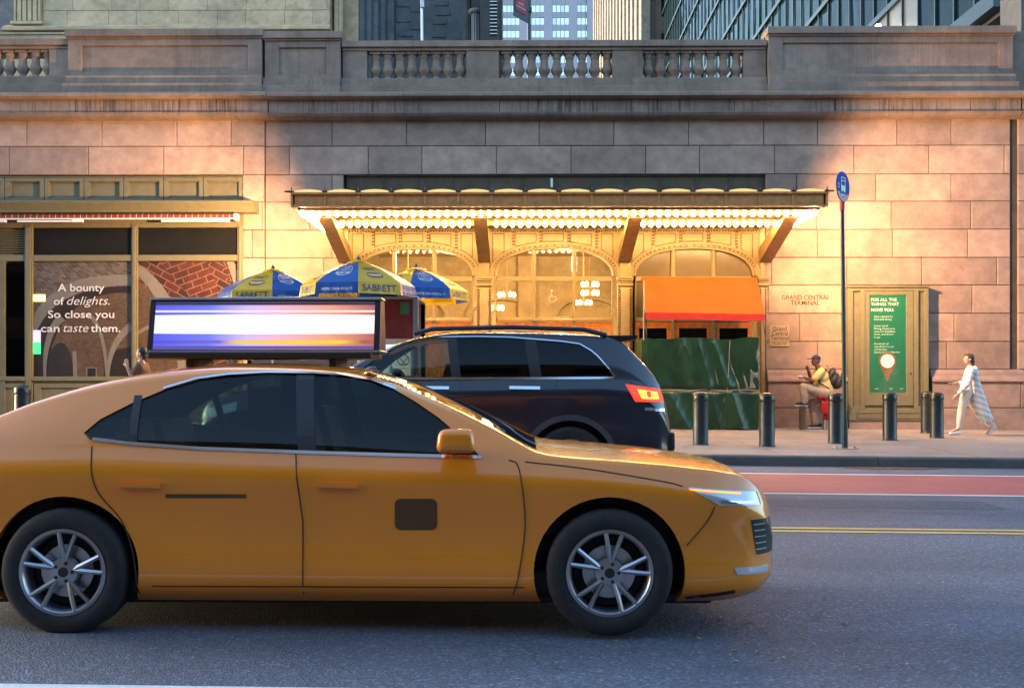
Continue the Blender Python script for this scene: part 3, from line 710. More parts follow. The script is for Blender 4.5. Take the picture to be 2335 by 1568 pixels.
def pillar(cx_, w=13, yo=0):
    L, Rr = cx_-w, cx_+w
    plate.box(ex(L), ex(Rr), EY-.06, EY+.2, ez(975), ez(TOP))
    plate.bbox(ex(L-4), ex(Rr+4), EY-.10, EY+.05, ez(975), ez(652), .012)
    plate.bbox(ex(L+2.5), ex(Rr-2.5), EY-.125, EY-.05, ez(975), ez(656), .01)
    for a, b_, d in ((637, 632, .20), (641, 637, .17), (649, 646, .15), (653, 649, .17)): plate.bbox(ex(L-5), ex(Rr+5), EY-d, EY+.02, ez(a), ez(b_), .01)
    plate.bbox(ex(L-3), ex(Rr+3), EY-.12, EY+.02, ez(646), ez(641), .01)
    plate.bbox(ex(L+1), ex(Rr-1), EY-.13, EY+.0, ez(632), ez(590), .015)
    for u in (L+1.6, Rr-1.6): dark_edging.box(ex(u)-.008, ex(u)+.008, EY-.128, EY-.09, ez(970), ez(660))
    dark_edging.box(ex(L-5), ex(Rr+5), EY-.16, EY-.1, ez(646.4), ez(645.4))
    for yy in np.arange(662, 800, 6.5):
        for u in (L-1.5, Rr+1.5): rv(u, yy, -.10)
for p_ in (1104, 1424): pillar(p_)
pillar(789, 6); pillar(1737, 7)
plate.box(ex(783), ex(1745), EY-.05, EY+.12, ez(TOP+.2), ez(515))
plate.box(ex(783), ex(1745), EY-.12, EY+.12, ez(515.2), ez(511))
plate.build('arch_plate', M['gold'], EF, smooth=35)
M['dark_brown'] = pbr('dark_brown_paint', (.13,.065,.02), .6, 0, .3, 9)
rivet.build('rivet', M['dark_brown'], EF, smooth=60, kind='stuff'); dark_edging.build('dark_edging', M['dark_brown'], EF)  # rivets and thin edge lines in a darker brown than the plate
mb = MB(); mb.box(EXR0, EX1, EY+.0, EY+.2, ez(511), ez(398.5))
for i in range(12): mb.box(ex(792+79.4*i)-.01, ex(792+79.4*i)+.015, EY-.03, EY+.02, ez(511), ez(398.7))
mb.bbox(EXR0, EX1, EY-.06, EY+.05, ez(403), ez(398.5), .01)
mb.build('upper_panel', M['olive_dark'], EF)
mb = MB(); mb.tube([(ex(1256), EY-.5, ez(436)), (ex(1256), EY-.5, ez(416))], .035, 8); mb.build('vent_pipe', M['steel'], EF)
DZ = sw(X(1264), EY)-.03
for cx_, bl, br in bays:
    g0, g1 = cx_-134, cx_+134; mu = [(cx_-47, 4.5), (cx_+45, 4.5)]
    fr = MB()
    for m_, w_ in mu: fr.bbox(ex(m_-w_), ex(m_+w_), EY+.06, EY+.2, DZ, ez(562), .01); fr.bbox(ex(m_-2), ex(m_+2), EY+.03, EY+.08, ez(733), ez(562), .008)
    for y0, y1 in ((640.5, 630), (733, 723)): fr.bbox(ex(g0), ex(g1), EY+.07, EY+.19, ez(y0), ez(y1), .01)
    for s_ in (g0, g1-3): fr.bbox(ex(s_), ex(s_+3), EY+.07, EY+.19, DZ, ez(630), .01)
    if cx_ < 1500: fr.tube([(ex(g0+4), EY-.02, ez(729)), (ex(g1-4), EY-.02, ez(729))], .02, 8)
    w = fr.build('window_frame', M['gold'], EF)
    edges = [g0, mu[0][0]-4.5, mu[0][0]+4.5, mu[1][0]-4.5, mu[1][0]+4.5, g1]
    for k in range(3):
        a, b_ = edges[2*k], edges[2*k+1]; gl = M['glass_lobby'] if cx_ < 1500 else M['pane_grey']
        A = [(x_, min(y_, 630)) for x_, y_ in arc(cx_, 630, 133, 66, 60) if a <= x_ <= b_]
        mb = MB(); poly = [(ex(a), ez(630))]+[(ex(x_), ez(y_)) for x_, y_ in A]+[(ex(b_), ez(630))]
        mb.prism_y(poly, EY+.12, EY+.126); mb.build('pane', gl, w)
        mb = MB(); mb.box(ex(a), ex(b_), EY+.12, EY+.126, ez(723), ez(640.5)); mb.build('pane', gl, w)
        # door leaf
        d = MB(); st = 9.5
        d.bbox(ex(a), ex(a+st), EY+.08, EY+.15, DZ, ez(734), .008); d.bbox(ex(b_-st), ex(b_), EY+.08, EY+.15, DZ, ez(734), .008)
        d.bbox(ex(a+st), ex(b_-st), EY+.08, EY+.15, ez(748), ez(734), .008); d.bbox(ex(a+st), ex(b_-st), EY+.08, EY+.15, DZ, ez(930), .008); d.bbox(ex(a+st), ex(b_-st), EY+.085, EY+.145, ez(880), ez(873), .008)
        for u in ((1/3, 2/3) if cx_ < 1500 else ()): d.box(ex(a+st+(b_-a-2*st)*u)-.012, ex(a+st+(b_-a-2*st)*u)+.012, EY+.09, EY+.14, ez(930), ez(748))
        dd = d.build('door', M['wood'], EF)
        mb = MB(); mb.box(ex(a+st), ex(b_-st), EY+.11, EY+.116, ez(930), ez(748)); mb.build('door_glass', M['glass_dark'] if cx_ > 1500 else M['glass_lobby'], dd)
        mb = MB(); mb.tube([(ex(b_-st-2), EY+.02, ez(885)), (ex(b_-st-2), EY+.02, ez(845))], .015, 8); mb.build('handle', M['steel'], dd)
# wheelchair mark on the glass
mb = MB(); c = (ex(1259), ez(675))
mb.tube([(c[0]+.085*math.cos(a), EY+.117, c[1]-.06+.085*math.sin(a)) for a in [R(100+20*k) for k in range(13)]], .012, 6)
mb.ell((c[0]-.02, EY+.117, c[1]+.14), (.03,.008,.03)); mb.tube([(c[0]-.02, EY+.117, c[1]+.1), (c[0]-.01, EY+.117, c[1]), (c[0]+.08, EY+.117, c[1]), (c[0]+.11, EY+.117, c[1]-.1)], .013, 6)
mb.build('wheelchair_mark', pbr('pale_blue_print', (.45,.5,.55), .5), EF)
# lobby
M['lobby_wall'] = stone('lobby_stone', (.52,.40,.24), .08, vein=.1)
LO = empty('lobby', (ex(1264), EY+3, DZ), 'warmly lit stone lobby seen through the arched entrance windows', 'room')
x0, x1, y0, y1, zc = ex(783)-2.5, ex(1745)+1, EY+.21, EY+7.0, ez(510)
mb = MB()
mb.box(x0, x1, y1, y1+.2, DZ-.1, zc); mb.box(x0-.2, x0, y0, y1, DZ-.1, zc); mb.box(x1, x1+.2, y0, y1, DZ-.1, zc); mb.box(x0, x1, y0, y1, zc, zc+.2); mb.box(x0, x1, y0, y1, DZ-.2, DZ-.03)
for a in (-1.8, 1.2, 4.2): mb.bbox(ex(1000)+a*1.6, ex(1000)+a*1.6+.5, y1-.25, y1, DZ, zc, .02)
for cx_ in (880, 1130, 1380):
    mb.strip([(ex(x_), ez(y_)) for x_, y_ in arc(cx_, 690, 95, 62)], .16, y1-.15, y1)
mb.build('room', M['lobby_wall'], LO)
mb = MB(); mb.box(ex(1436), ex(1440), EY+.25, EY+2.2, DZ, zc); mb.box(ex(1436), ex(1745), EY+2.2, EY+2.3, DZ, zc); mb.build('partition', pbr('dark_backing', (.10,.08,.05), .7), LO)  # dark backing added so the third arch looks dim
M['lamp_glow'] = emit('lobby_lamp', (1,.78,.4), 3)
for (px, py, dy) in ((1155, 672, 3.0), (1345, 648, 3.6), (1345, 668, 2.6), (1330, 690, 4.2), (1128, 702, 2.2), (930, 690, 3.2)):
    LP = empty('chandelier', P(px, py, EY+dy), {1155: 'glowing wall lamp at the left of the middle arch window', 1345: 'glowing chandelier tier at the right of the middle arch window', 1330: 'lowest glowing lamp inside the middle arch window', 1128: 'small glowing lamp low at the left edge of the middle arch', 930: 'glowing lamp inside the left arch behind the umbrella'}[px]+(' (upper tier)' if py == 648 else ' (lower tier)' if py == 668 else ''), 'lamp', 'lamps inside the lobby')
    c = P(px, py, EY+dy); mb = MB()
    for k in range(6):
        a = k*R(60); mb.ell((c.x+.2*math.cos(a), c.y+.2*math.sin(a), c.z), (.05,.05,.075), 8, 6)
    mb.build('bulb', M['lamp_glow'], LP)
    mb = MB(); mb.lathe([(.2,-.09),(.215,-.08),(.2,-.07),(.185,-.08),(.2,-.09)], c, 20, caps=False); mb.tube([(c.x, c.y, c.z-.08), (c.x, c.y, zc)], .012, 6)
    mb.tube([(c.x-.2, c.y, c.z-.08), (c.x+.2, c.y, c.z-.08)], .012, 6); mb.build('ring', M['gold_dark'], LP)
for (px, dy, e) in ((1000, 3.0, 90), (1290, 3.0, 110)):
    l = bpy.data.lights.new('lobby_light', 'POINT'); l.energy = e; l.color = (1, .70, .34); l.shadow_soft_size = .25
    o = bpy.data.objects.new('lobby_light', l); COL.objects.link(o); o.location = P(px, 600, EY+dy)

# ------------------------------------------------------------------ canopy with bulbs
CF = 22.3
cz = lambda py: Z(py, CF); cxx = lambda px: X(px, CF)
CN = empty('entrance_canopy', (cxx(1276), WY, cz(472)), 'long brown gold metal canopy over the entrance with two rows of lit bulbs', 'canopy')
x0, x1, zb, zt = cxx(665.5), cxx(1884), cz(472), cz(440.5)
mb = MB()
mb.box(x0, x1, CF, CF+.06, zb, zt); mb.box(x0, x0+.06, CF, WY-.02, zb, zt); mb.box(x1-.06, x1, CF, WY-.02, zb, zt)
mb.bbox(x0-.02, x1+.02, CF-.05, CF+.03, zb-.0, zb+.035, .008); mb.bbox(x0-.03, x1+.03, CF-.07, CF+.03, zt-.03, zt+.015, .008)
nseg = 16; sg = (x1-x0)/nseg
for i in range(nseg+1): mb.bbox(x0+sg*i-.025, x0+sg*i+.025, CF-.03, CF+.01, zb+.03, zt-.02, .006)
for i in range(130): mb.bbox(x0+.05+(x1-x0-.1)*i/130, x0+.05+(x1-x0-.1)*(i+.55)/130, CF-.018, CF+.01, zb+.035, zb+.085, .006)
for i in range(nseg):
    for k in range(1, 6):
        for z_ in (zb+.12, zt-.06): mb.lathe([(.012,0),(.009,-.012),(0,-.014)], (x0+sg*(i+k/6), CF, z_), 6, 'y')
mb.build('fascia', M['gold_dark'], CN)
zs_ = zb+.13
mb = MB(); mb.box(x0+.06, x1-.06, CF+.06, WY-.02, zs_, zs_+.05); 
for yy in (CF+.35, CF+1.05, CF+1.75, CF+2.55): mb.bbox(x0+.06, x1-.06, yy-.05, yy+.05, zb-.02, zs_, .008)
for i in range(33): mb.box(x0+.2+(x1-x0-.4)*i/32-.02, x0+.2+(x1-x0-.4)*i/32+.02, CF+.1, WY-.05, zb+.05, zs_)
mb.build('soffit', M['gold'], CN)
M['roof_lead'] = pbr('grey_roof_sheet', (.16,.15,.13), .6, 0, .2)
M['amber'] = emit('amber_lit_glazing', (1,.66,.2), .13, (.5,.36,.14))  # emission put into the glazing in place of bulb light behind it
mb = MB(); mb2 = MB(); fin = MB()
for i in range(nseg):
    a, b_ = x0+sg*i+.012, x0+sg*(i+1)-.012; n = 10; T = []; Bt = []
    for k in range(n+1):
        u = k/n; h = .048*(1-(2*u-1)**2)
        T.append((a+(b_-a)*u, zt+.03+h)); Bt.append((a+(b_-a)*u, zt+.008))
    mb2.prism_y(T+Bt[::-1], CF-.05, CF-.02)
    mb.prism_y([(x_, z_+.008) for x_, z_ in T]+[(x_, z_-.02) for x_, z_ in T[::-1]], CF-.018, WY-.02)
for i in range(nseg+1):
    xx = x0+sg*i; fin.bbox(xx-.055, xx+.055, CF-.08, CF-.02, zt+.015, zt+.045, .006); fin.tube([(xx, CF-.05, zt), (xx, CF-.05, zt+.12)], [.016, .01], 6)
fin.tube([(x0-.14, CF-.05, zt+.03), (x0, CF-.05, zt+.03)], .02, 6); fin.tube([(x1, CF-.05, zt+.03), (x1+.14, CF-.05, zt+.03)], .02, 6)
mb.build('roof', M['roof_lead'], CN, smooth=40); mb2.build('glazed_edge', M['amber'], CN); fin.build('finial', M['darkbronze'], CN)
# brackets
M['bracket_brown'] = pbr('bracket_brown_paint', (.24,.15,.065), .5, 0, .2, 6)
for pt, pb in ((746, 786), (1099, 1104), (1436, 1423), (1796, 1744)):
    a = P(pb, 590, WY-.05); xb = a.x; mb = MB()
    pr = [(CF+.95, zs_), (CF+1.02, zb-.03), (CF+1.15, zb-.06), (WY-.1, Z(598)), (WY-.02, Z(600)), (WY-.02, Z(565)), (CF+1.75, zb+.02), (CF+1.75, zs_)]
    for s_ in (-.13, .10): mb.prism_x(pr, xb+s_, xb+s_+.03)
    f0, f1 = Vector((CF+1.08, zb-.07)), Vector((WY-.07, Z(599)))
    mb.add([(xb-.15,f0.x,f0.y),(xb+.15,f0.x,f0.y),(xb+.15,f1.x,f1.y),(xb-.15,f1.x,f1.y),(xb-.15,f0.x+.02,f0.y+.03),(xb+.15,f0.x+.02,f0.y+.03),(xb+.15,f1.x+.02,f1.y+.03),(xb-.15,f1.x+.02,f1.y+.03)],
           [(0,1,2,3),(4,7,6,5),(0,4,5,1),(1,5,6,2),(2,6,7,3),(3,7,4,0)])
    mb.build('bracket', M['bracket_brown'], CN)
BULB_E = 26.0
M['bulb'] = emit('lit_bulb', (1, .58, .21), BULB_E); M['bulb_end'] = emit('bright_end_bulb', (1, .46, .18), BULB_E*6)
def bulb_mb(mb, c, glass_=True):
    mb.lathe([(.0,-.072),(.026,-.064),(.042,-.042),(.046,-.015),(.040,.02),(.025,.05),(.022,.062),(0,.064)], c, 10)
spots = []
by1 = CF+.68; by2 = CF+2.15
zb1 = P(1190, 487.5, by1).z; zb2 = P(1190, 511, by2).z
row1 = [P(690+19.35*i, 487, by1).x for i in range(61)]
row2 = [P(a+(b_-a)*i/(n-1), 511, by2).x for a, b_, n in ((780, 1086, 18), (1131, 1410, 16), (1466, 1766, 18)) for i in range(n)]
spots = [(x_, by1, zb1) for x_ in row1]+[(x_, by2, zb2) for x_ in row2]
ends = [(xx, CF+.45+.36*k, zb1) for xx in (x0+.12, x1-.12) for k in range(9)]
proto = MB(); bulb_mb(proto, (0,0,0)); pb_ = proto.build('light_bulb', M['bulb'], None, smooth=60)
for i, s_ in enumerate(spots[:99]):
    o = pb_ if i == 0 else pb_.copy()
    if i: COL.objects.link(o)
    o.parent = CN; o.location = Vector(s_)-ORG[CN]
mb = MB()
for s_ in spots[99:]+[q_ for k, q_ in enumerate(ends) if k % 9 > 3]: bulb_mb(mb, s_)
mb.build('light_bulb', M['bulb'], CN, smooth=60, kind='stuff')
mb = MB()
for s_ in [q_ for k, q_ in enumerate(ends) if k % 9 <= 3]: bulb_mb(mb, s_)
mb.build('end_bulb', M['bulb_end'], CN, smooth=60, kind='stuff')
mb = MB()
for x_, y_, z_ in spots+ends: mb.lathe([(.036,.05),(.036,.1),(.03,.16),(.03,zs_-z_)], (x_, y_, z_), 8)
mb.build('socket', M['gold'], CN, kind='stuff')
FLOOD = 800
# flood lights at both canopy ends
for px, sgn, lab in ((1812, 1, 'small white flood lamp under the canopy end beside the bus stop pole'), (722, -1, 'small white flood lamp under the canopy end nearest the shopfront')):
    c = Vector(((x1-.16) if sgn > 0 else (x0+.16), CF+.75, zb1+.04)); FL = empty('flood_light', c, lab, 'lamp', 'flood lamps under the canopy ends'); mb = MB()
    mb.bbox(c.x-.14, c.x+.14, c.y-.1, c.y+.1, c.z-.02, c.z+.09, .02); mb.tube([(c.x, c.y, c.z+.08), (c.x, c.y, zs_)], .02, 8); mb.build('housing', M['white'], FL)
    mb = MB(); mb.tube([(c.x, c.y, c.z-.02), (c.x, c.y, c.z-.06)], [.05,.035], 10); mb.build('lens', M['bulb'], FL)
    ex_ = (x1-.11) if sgn > 0 else (x0+.11)
    l = bpy.data.lights.new('flood_lamp', 'SPOT'); l.energy = FLOOD; l.color = (1, .54, .25); l.shadow_soft_size = .07; l.spot_size = R(165); l.spot_blend = 1
    o = bpy.data.objects.new('flood_lamp', l); COL.objects.link(o); o.location = (ex_, CF+.63, zb1-.10)
    o.rotation_euler = Vector((-sgn*1.0, -.32, .03)).to_track_quat('Z', 'Y').to_euler()
# ------------------------------------------------------------------ orange awning over a covered stall
AW = empty('stall_awning', P(1600, 640, 25.3), 'bright orange cloth awning with red valance above the green covered stall', 'awning')
yb, yf = 25.55, 24.35
p00, p10, p11, p01 = P(1463, 630.5, yb), P(1725, 633, yb), P(1743, 716, yf), P(1471, 712, yf)
M['cloth_orange'] = pbr('orange_canvas', (.52,.085,.02), .85, 0, .14, 1.5, .1, 200, spec=.05)
M['cloth_red'] = pbr('red_canvas', (.50,.02,.012), .7, 0, .1, 3)
mb = MB(); n, m_ = 24, 14; g = []
for j in range(m_+1):
    for i in range(n+1):
        u, v = i/n, j/m_; p = p00.lerp(p10, u).lerp(p01.lerp(p11, u), v); p = p.copy()
        p.z -= .05*math.sin(math.pi*v)*(.6+.4*math.cos(u*18)); p.z += .012*mnoise.noise(Vector((u*9, v*4, 0))); g.append(p)
fs = [(j*(n+1)+i, j*(n+1)+i+1, (j+1)*(n+1)+i+1, (j+1)*(n+1)+i) for j in range(m_) for i in range(n)]
mb.add(g, fs); cl = mb.build('canvas', M['cloth_orange'], AW, smooth=60)
mb = MB(); g = []
for j in range(4):
    for i in range(n+1):
        p = p01.lerp(p11, i/n); g.append((p.x, p.y-.01-.012*math.sin(i*1.9)*j/3, p.z-.155*j/3))
mb.add(g, [(j*(n+1)+i, j*(n+1)+i+1, (j+1)*(n+1)+i+1, (j+1)*(n+1)+i) for j in range(3) for i in range(n)]); mb.build('valance', M['cloth_red'], AW, smooth=60)
mb = MB()
for a, b_ in ((p00, p01), (p10, p11), (p01, p11), (p00, p10)): mb.tube([a+Vector((0,.03,-.04)), b_+Vector((0,.03,-.04))], .018, 8)
for p in (p01, p11): mb.tube([(p.x+.03, p.y+.05, p.z), (p.x+.03, p.y+.05, sw(p.x, p.y))], .011, 8)
for p, q_ in ((p00, p01), (p10, p11)): mb.tube([(q_.x+.03, q_.y+.05, q_.z-.5), (p.x, p.y, p.z-.1)], .013, 6)
mb.build('frame', M['darkbronze'], AW)
# tarpaulin covered stall
SY0, SY1 = 24.55, 25.6
gx0, gx1 = X(1459, SY0), X(1731, SY0); gtop = Z(772, SY0); gmid = Z(888, SY0); gb = sw((gx0+gx1)/2, SY0)
TS = empty('covered_stall', ((gx0+gx1)/2, 25.0, gb), 'vending stall fully wrapped in shiny dark green tarpaulin tied with cord', 'stall')
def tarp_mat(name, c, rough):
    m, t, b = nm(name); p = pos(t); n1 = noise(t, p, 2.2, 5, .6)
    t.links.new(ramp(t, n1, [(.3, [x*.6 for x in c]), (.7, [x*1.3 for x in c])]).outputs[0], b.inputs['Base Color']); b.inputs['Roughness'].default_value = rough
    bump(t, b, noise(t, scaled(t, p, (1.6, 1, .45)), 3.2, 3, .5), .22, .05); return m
M['tarp'] = tarp_mat('green_tarpaulin', (.012,.05,.02), .3); M['clear'] = tarp_mat('crinkled_clear_plastic', (.20,.22,.17), .2)  # the clear sheet's grey sheen is put into its base colour
def ridge(v): return max(0, 1-abs(2*(mnoise.noise(v))))
def tdisp(p):
    a = mnoise.noise_vector(Vector((p.x*1.6, p.y*1.6, p.z*.9)))*.045
    r_ = ridge(Vector((p.x*1.5+p.z*.45, p.y*1.5, p.z*.3)))**1.5*.06; b_ = ridge(Vector((p.x*4.2-p.z*2.0, p.y*4, p.z*.9)))**2*.012
    t_ = -.05*math.exp(-((p.z-gmid)/.05)**2)
    return p+a*1.3+Vector((0, -(r_*1.5+b_*1.5+t_), 0))
def wrap(mb, x0, x1, y0, y1, z0, z1, nx=70, ny=20, nz=56):
    def sheet(f, n1, n2):
        vs = [tdisp(Vector(f(i/n1, j/n2))) for j in range(n2+1) for i in range(n1+1)]
        mb.add(vs, [(j*(n1+1)+i, j*(n1+1)+i+1, (j+1)*(n1+1)+i+1, (j+1)*(n1+1)+i) for j in range(n2) for i in range(n1)])
    L = lambda a, b_, t: a+(b_-a)*t
    sheet(lambda u, v: (L(x0,x1,u), y0+.10*(1-v)**0*0, L(z0,z1,v)), nx, nz)
    sheet(lambda u, v: (x0, L(y0,y1,u), L(z0,z1,v)), ny, nz); sheet(lambda u, v: (x1, L(y0,y1,u), L(z0,z1,v)), ny, nz)
    sheet(lambda u, v: (L(x0,x1,u), L(y0,y1,v), z1), nx, ny)
mb = MB(); wrap(mb, gx0+.02, gx1-.02, SY0+.015, SY1, gmid-.1, gtop); mb.build('upper_cover', M['tarp'], TS, smooth=50)
mb = MB(); wrap(mb, gx0, gx1, SY0, SY1, gb+.01, gmid); mb.build('lower_cover', M['tarp'], TS, smooth=50)
def sheet_patch(mb, pts4, y, n=26):
    a, b_, c_, d_ = [Vector((X(px, SY0), y, Z(py, SY0))) for px, py in pts4]; vs = []
    for j in range(n+1):
        for i in range(n+1):
            p = a.lerp(b_, i/n).lerp(d_.lerp(c_, i/n), j/n); vs.append(p+Vector((0, -.09*ridge(Vector((p.x*5+p.z*1.2, 0, p.z*1.1)))**1.4-.02*mnoise.noise(p*6), 0)))
    mb.add(vs, [(j*(n+1)+i, j*(n+1)+i+1, (j+1)*(n+1)+i+1, (j+1)*(n+1)+i) for j in range(n) for i in range(n)])
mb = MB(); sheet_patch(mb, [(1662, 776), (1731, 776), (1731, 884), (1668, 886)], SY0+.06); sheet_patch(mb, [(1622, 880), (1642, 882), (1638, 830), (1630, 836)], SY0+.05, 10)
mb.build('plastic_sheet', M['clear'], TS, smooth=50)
mb = MB()
mb.tube([P(1459+i*27.2, 889+1.5*math.sin(i*2), SY0-.05) for i in range(11)], .008, 6)
mb.tube([P(1468, 640, 24.5), P(1467, 775, 24.5)], .015, 6)
mb.tube([P(1664, 776, SY0-.06), P(1658, 890, SY0-.06), P(1640, 940, SY0-.06)], .006, 6)
mb.build('cord', pbr('pale_cord', (.4,.4,.33), .7), TS)
# ------------------------------------------------------------------ street furniture
M['bollard'] = pbr('dark_green_steel', (.028,.034,.034), .33, .35, .3, 6, .08, 50, spec=.6); M['bollard_cap'] = pbr('worn_cap_steel', (.06,.06,.055), .24, .7, .3, 12)
def make_bollard():
    r = empty('bollard', (0,0,0), '', 'bollard', 'steel bollards along the pavement')
    mb = MB(); mb.lathe([(.15,-.08),(.15,.012),(.14,.018),(.135,.03),(.135,.765)], n=28); mb.build('post', M['bollard'], r, smooth=40)
    mb = MB(); mb.lathe([(.122,.76),(.122,.776),(.138,.78),(.14,.79),(.14,.885),(.134,.9),(.12,.915),(.08,.932),(.04,.94),(0,.942)], n=28); mb.build('cap', M['bollard_cap'], r, smooth=40)
    return r
bol = make_bollard()
BL = [(1597, 1013, 'scuffed dark bollard between the navy car and the middle of the green stall'), (1748, 1017, 'dark bollard in front of the green stall corner nearest the seated man'), (1905, 1010, 'dark bollard half hidden by the bus stop pole'),
      (2028, 1003, 'dark bollard standing in front of the green advert poster'), (2135, 998, 'nearer bollard of the overlapping pair by the walking woman'), (2113, 987, 'olive tinted farther bollard of the overlapping pair by the walking woman'), (52, 1004, 'dark bollard standing alone in front of the shopfront')]
for i, (px, py, lab) in enumerate(BL):
    o = bol if i == 0 else copy_tree(bol)
    p = G(px, py, True); o.location = p; o['label'] = lab; o.rotation_euler.z = i*1.3
    if px == 52: o.location = (P(52, 900, 18.6).x, 18.6, sw(P(52, 900, 18.6).x, 18.6))
# bus stop
M['sign_blue'] = pbr('blue_sign', (.014,.07,.30), .6, 0, .1, spec=.15); M['sign_pink'] = pbr('faded_pink_sign', (.55,.30,.30), .4); M['pole_green'] = pbr('dark_green_pole', (.02,.05,.045), .35, .2, .3, 8)
bp = G(1926, 1022, True); tp = P(1919.5, 470, bp.y); top = P(1918.5, 400, bp.y)
BS = empty('bus_stop_sign', bp, 'tall green pole with round blue bus stop sign at the kerb', 'sign')
mb = MB(); mb.tube([bp, tp], .036, 14); mb.tube([bp, bp.lerp(tp, .12)], .05, 14); mb.build('pole', M['pole_green'], BS, smooth=40)
mb = MB(); mb.bbox(bp.x-.2, bp.x+.2, bp.y-.14, bp.y+.14, bp.z, bp.z+.014, .006)
for sx_ in (-.16, .16): mb.lathe([(.02,.01),(.02,.035),(0,.04)], (bp.x+sx_, bp.y, bp.z), 6)
mb.build('base_plate', M['steel'], BS)
ctr = P(1918.5, 427.5, bp.y); SR = 34*bp.y/FPX; ang = R(49)
def sg_(a, b_, d=0): return Vector((ctr.x+a*math.cos(ang)+d*math.sin(ang), ctr.y-.06+a*math.sin(ang)-d*math.cos(ang), ctr.z+b_-.04*a))
def disc(mb, pts, d0, d1):
    n = len(pts); mb.add([sg_(a, b_, d0) for a, b_ in pts]+[sg_(a, b_, d1) for a, b_ in pts], [tuple(range(n)), tuple(range(2*n-1, n-1, -1))]+[(i, (i+1)%n, n+(i+1)%n, n+i) for i in range(n)])
circ = [(SR*math.cos(R(k)), SR*math.sin(R(k))) for k in range(0, 360, 8)]
mb = MB(); disc(mb, circ, -.008, .008); sgd = mb.build('sign_disc', M['sign_blue'], BS)
mb = MB()
low = [(SR*.985*math.cos(R(k)), SR*.985*math.sin(R(k))) for k in range(205, 336, 6)]+[(SR*.62*math.cos(R(k)), -SR*.08+SR*.62*math.sin(R(k))) for k in range(330, 209, -8)]
for s_ in (.009, -.009): disc(mb, low, s_, s_*1.3)
mb.build('lower_crescent', M['sign_pink'], sgd)
mb = MB()
def rect(x0, x1, y0, y1): 
    for s_ in (.009, -.009): disc(mb, [(x0*SR,y0*SR),(x1*SR,y0*SR),(x1*SR,y1*SR),(x0*SR,y1*SR)], s_, s_*1.35)
rect(-.32,.32,-.28,.08); rect(-.32,-.26,.08,.62); rect(.26,.32,.08,.62); rect(-.3,.3,.58,.64); rect(-.3,.3,.36,.42); rect(-.28,-.14,-.36,-.28); rect(.14,.28,-.36,-.28); rect(-.3,.3,-.55,-.5); rect(-.3,.3,-.62,-.58); rect(-.24,-.18,-.66,-.46); rect(.18,.24,-.66,-.46)
for a in range(0, 250, 20): rect(-.7+.12*math.cos(R(a+100))-.02, -.7+.12*math.cos(R(a+100))+.02, -.02+.14*math.sin(R(a+100))-.02, -.02+.14*math.sin(R(a+100))+.02)
rect(-.72,-.68,.05,.2); rect(-.72,-.58,.04,.08)
mb.build('bus_symbol', M['white'], sgd)
mb = MB(); mb.tube([tp.lerp(top, -.12), tp.lerp(top, .25)], .045, 12); mb.build('collar', pbr('red_collar', (.42,.04,.04), .5), BS)
# red standpipe and short pipe
M['red_enamel'] = pbr('red_enamel', (.42,.018,.014), .35, 0, .25, 8, coat=.3)
SPY = 25.15; spx = X(1883, SPY); g0 = sw(spx, SPY)
SP = empty('fire_standpipe', (spx, SPY, g0), 'red fire standpipe with silver base used as a seat by the man', 'standpipe')
h = lambda py: Z(py, SPY)
mb = MB(); mb.lathe([(.085, g0), (.085, h(958)), (.075, h(957))], (spx, SPY, 0), 16); mb.build('base', M['steel'], SP, smooth=40)
mb = MB(); mb.lathe([(.075, h(958)), (.07, h(930)), (.07, h(912)), (.09, h(911)), (.09, h(905)), (.05, h(903))], (spx, SPY, 0), 16); mb.build('riser', M['red_enamel'], SP, smooth=40)
mb = MB(); mb.bbox(X(1869, SPY), X(1897, SPY), SPY-.16, SPY+.06, h(942), h(914), .025)
mb.tube([(X(1870, SPY), SPY-.02, h(905)), (X(1896, SPY), SPY-.02, h(905))], .055, 14); mb.tube([(X(1864, SPY), SPY-.06, h(904)), (X(1873, SPY), SPY-.06, h(904))], .07, 14); mb.build('inlet_box', M['red_enamel'], SP, smooth=40)
mb = MB(); mb.lathe([(.03,-.165),(.03,-.155)], (X(1890, SPY), SPY, h(922)), 10, 'y'); mb.build('cap_plate', M['steel'], SP)
lx = X(1829, 25.0); mb = MB(); mb.lathe([(.075, sw(lx, 25)-.02), (.075, Z(930, 25)), (.08, Z(929, 25)), (.08, Z(925.5, 25)), (.05, Z(924, 25))], (lx, 25.0, 0), 16)
tag(mb.build('stub_pipe', pbr('olive_brown_pipe', (.14,.105,.06), .5, .3, .2), smooth=40, origin=(lx, 25, sw(lx, 25))), 'short brown capped pipe under the raised foot of the seated man', 'pipe')

# ------------------------------------------------------------------ vending cart and its three umbrellas
M['cart_red'] = pbr('cart_red', (.20,.02,.016), .4, 0, .3, 4); M['case_lit'] = emit('lit_menu', (.9,.95,.8), .16)
CY = 18.3; kx = lambda p: X(p, CY); kz = lambda p: Z(p, CY)
kg = sw(kx(740), CY)
CT = empty('vending_cart', (kx(740), CY+.7, kg), 'tall red and steel food vending cart parked at the kerb under umbrellas', 'cart')
mb = MB()
mb.bbox(kx(517), kx(953), CY+.06, CY+1.4, kg+.55, kg+.9, .02); mb.bbox(kx(517), kx(953), CY, CY+1.4, kz(682), kz(676), .015)
for a, b_ in ((517, 529), (941, 953)):
    for yy in (CY, CY+1.34): mb.bbox(kx(a), kx(b_), yy, yy+.06, kg+.5, kz(676), .01)
mb.bbox(kx(517), kx(953), CY-.25, CY+.1, kg+1.12, kg+1.16, .01); mb.bbox(kx(517), kx(953), CY+1.34, CY+1.4, kg+.9, kz(676), .01)
mb.build('steel_body', M['steel'], CT)
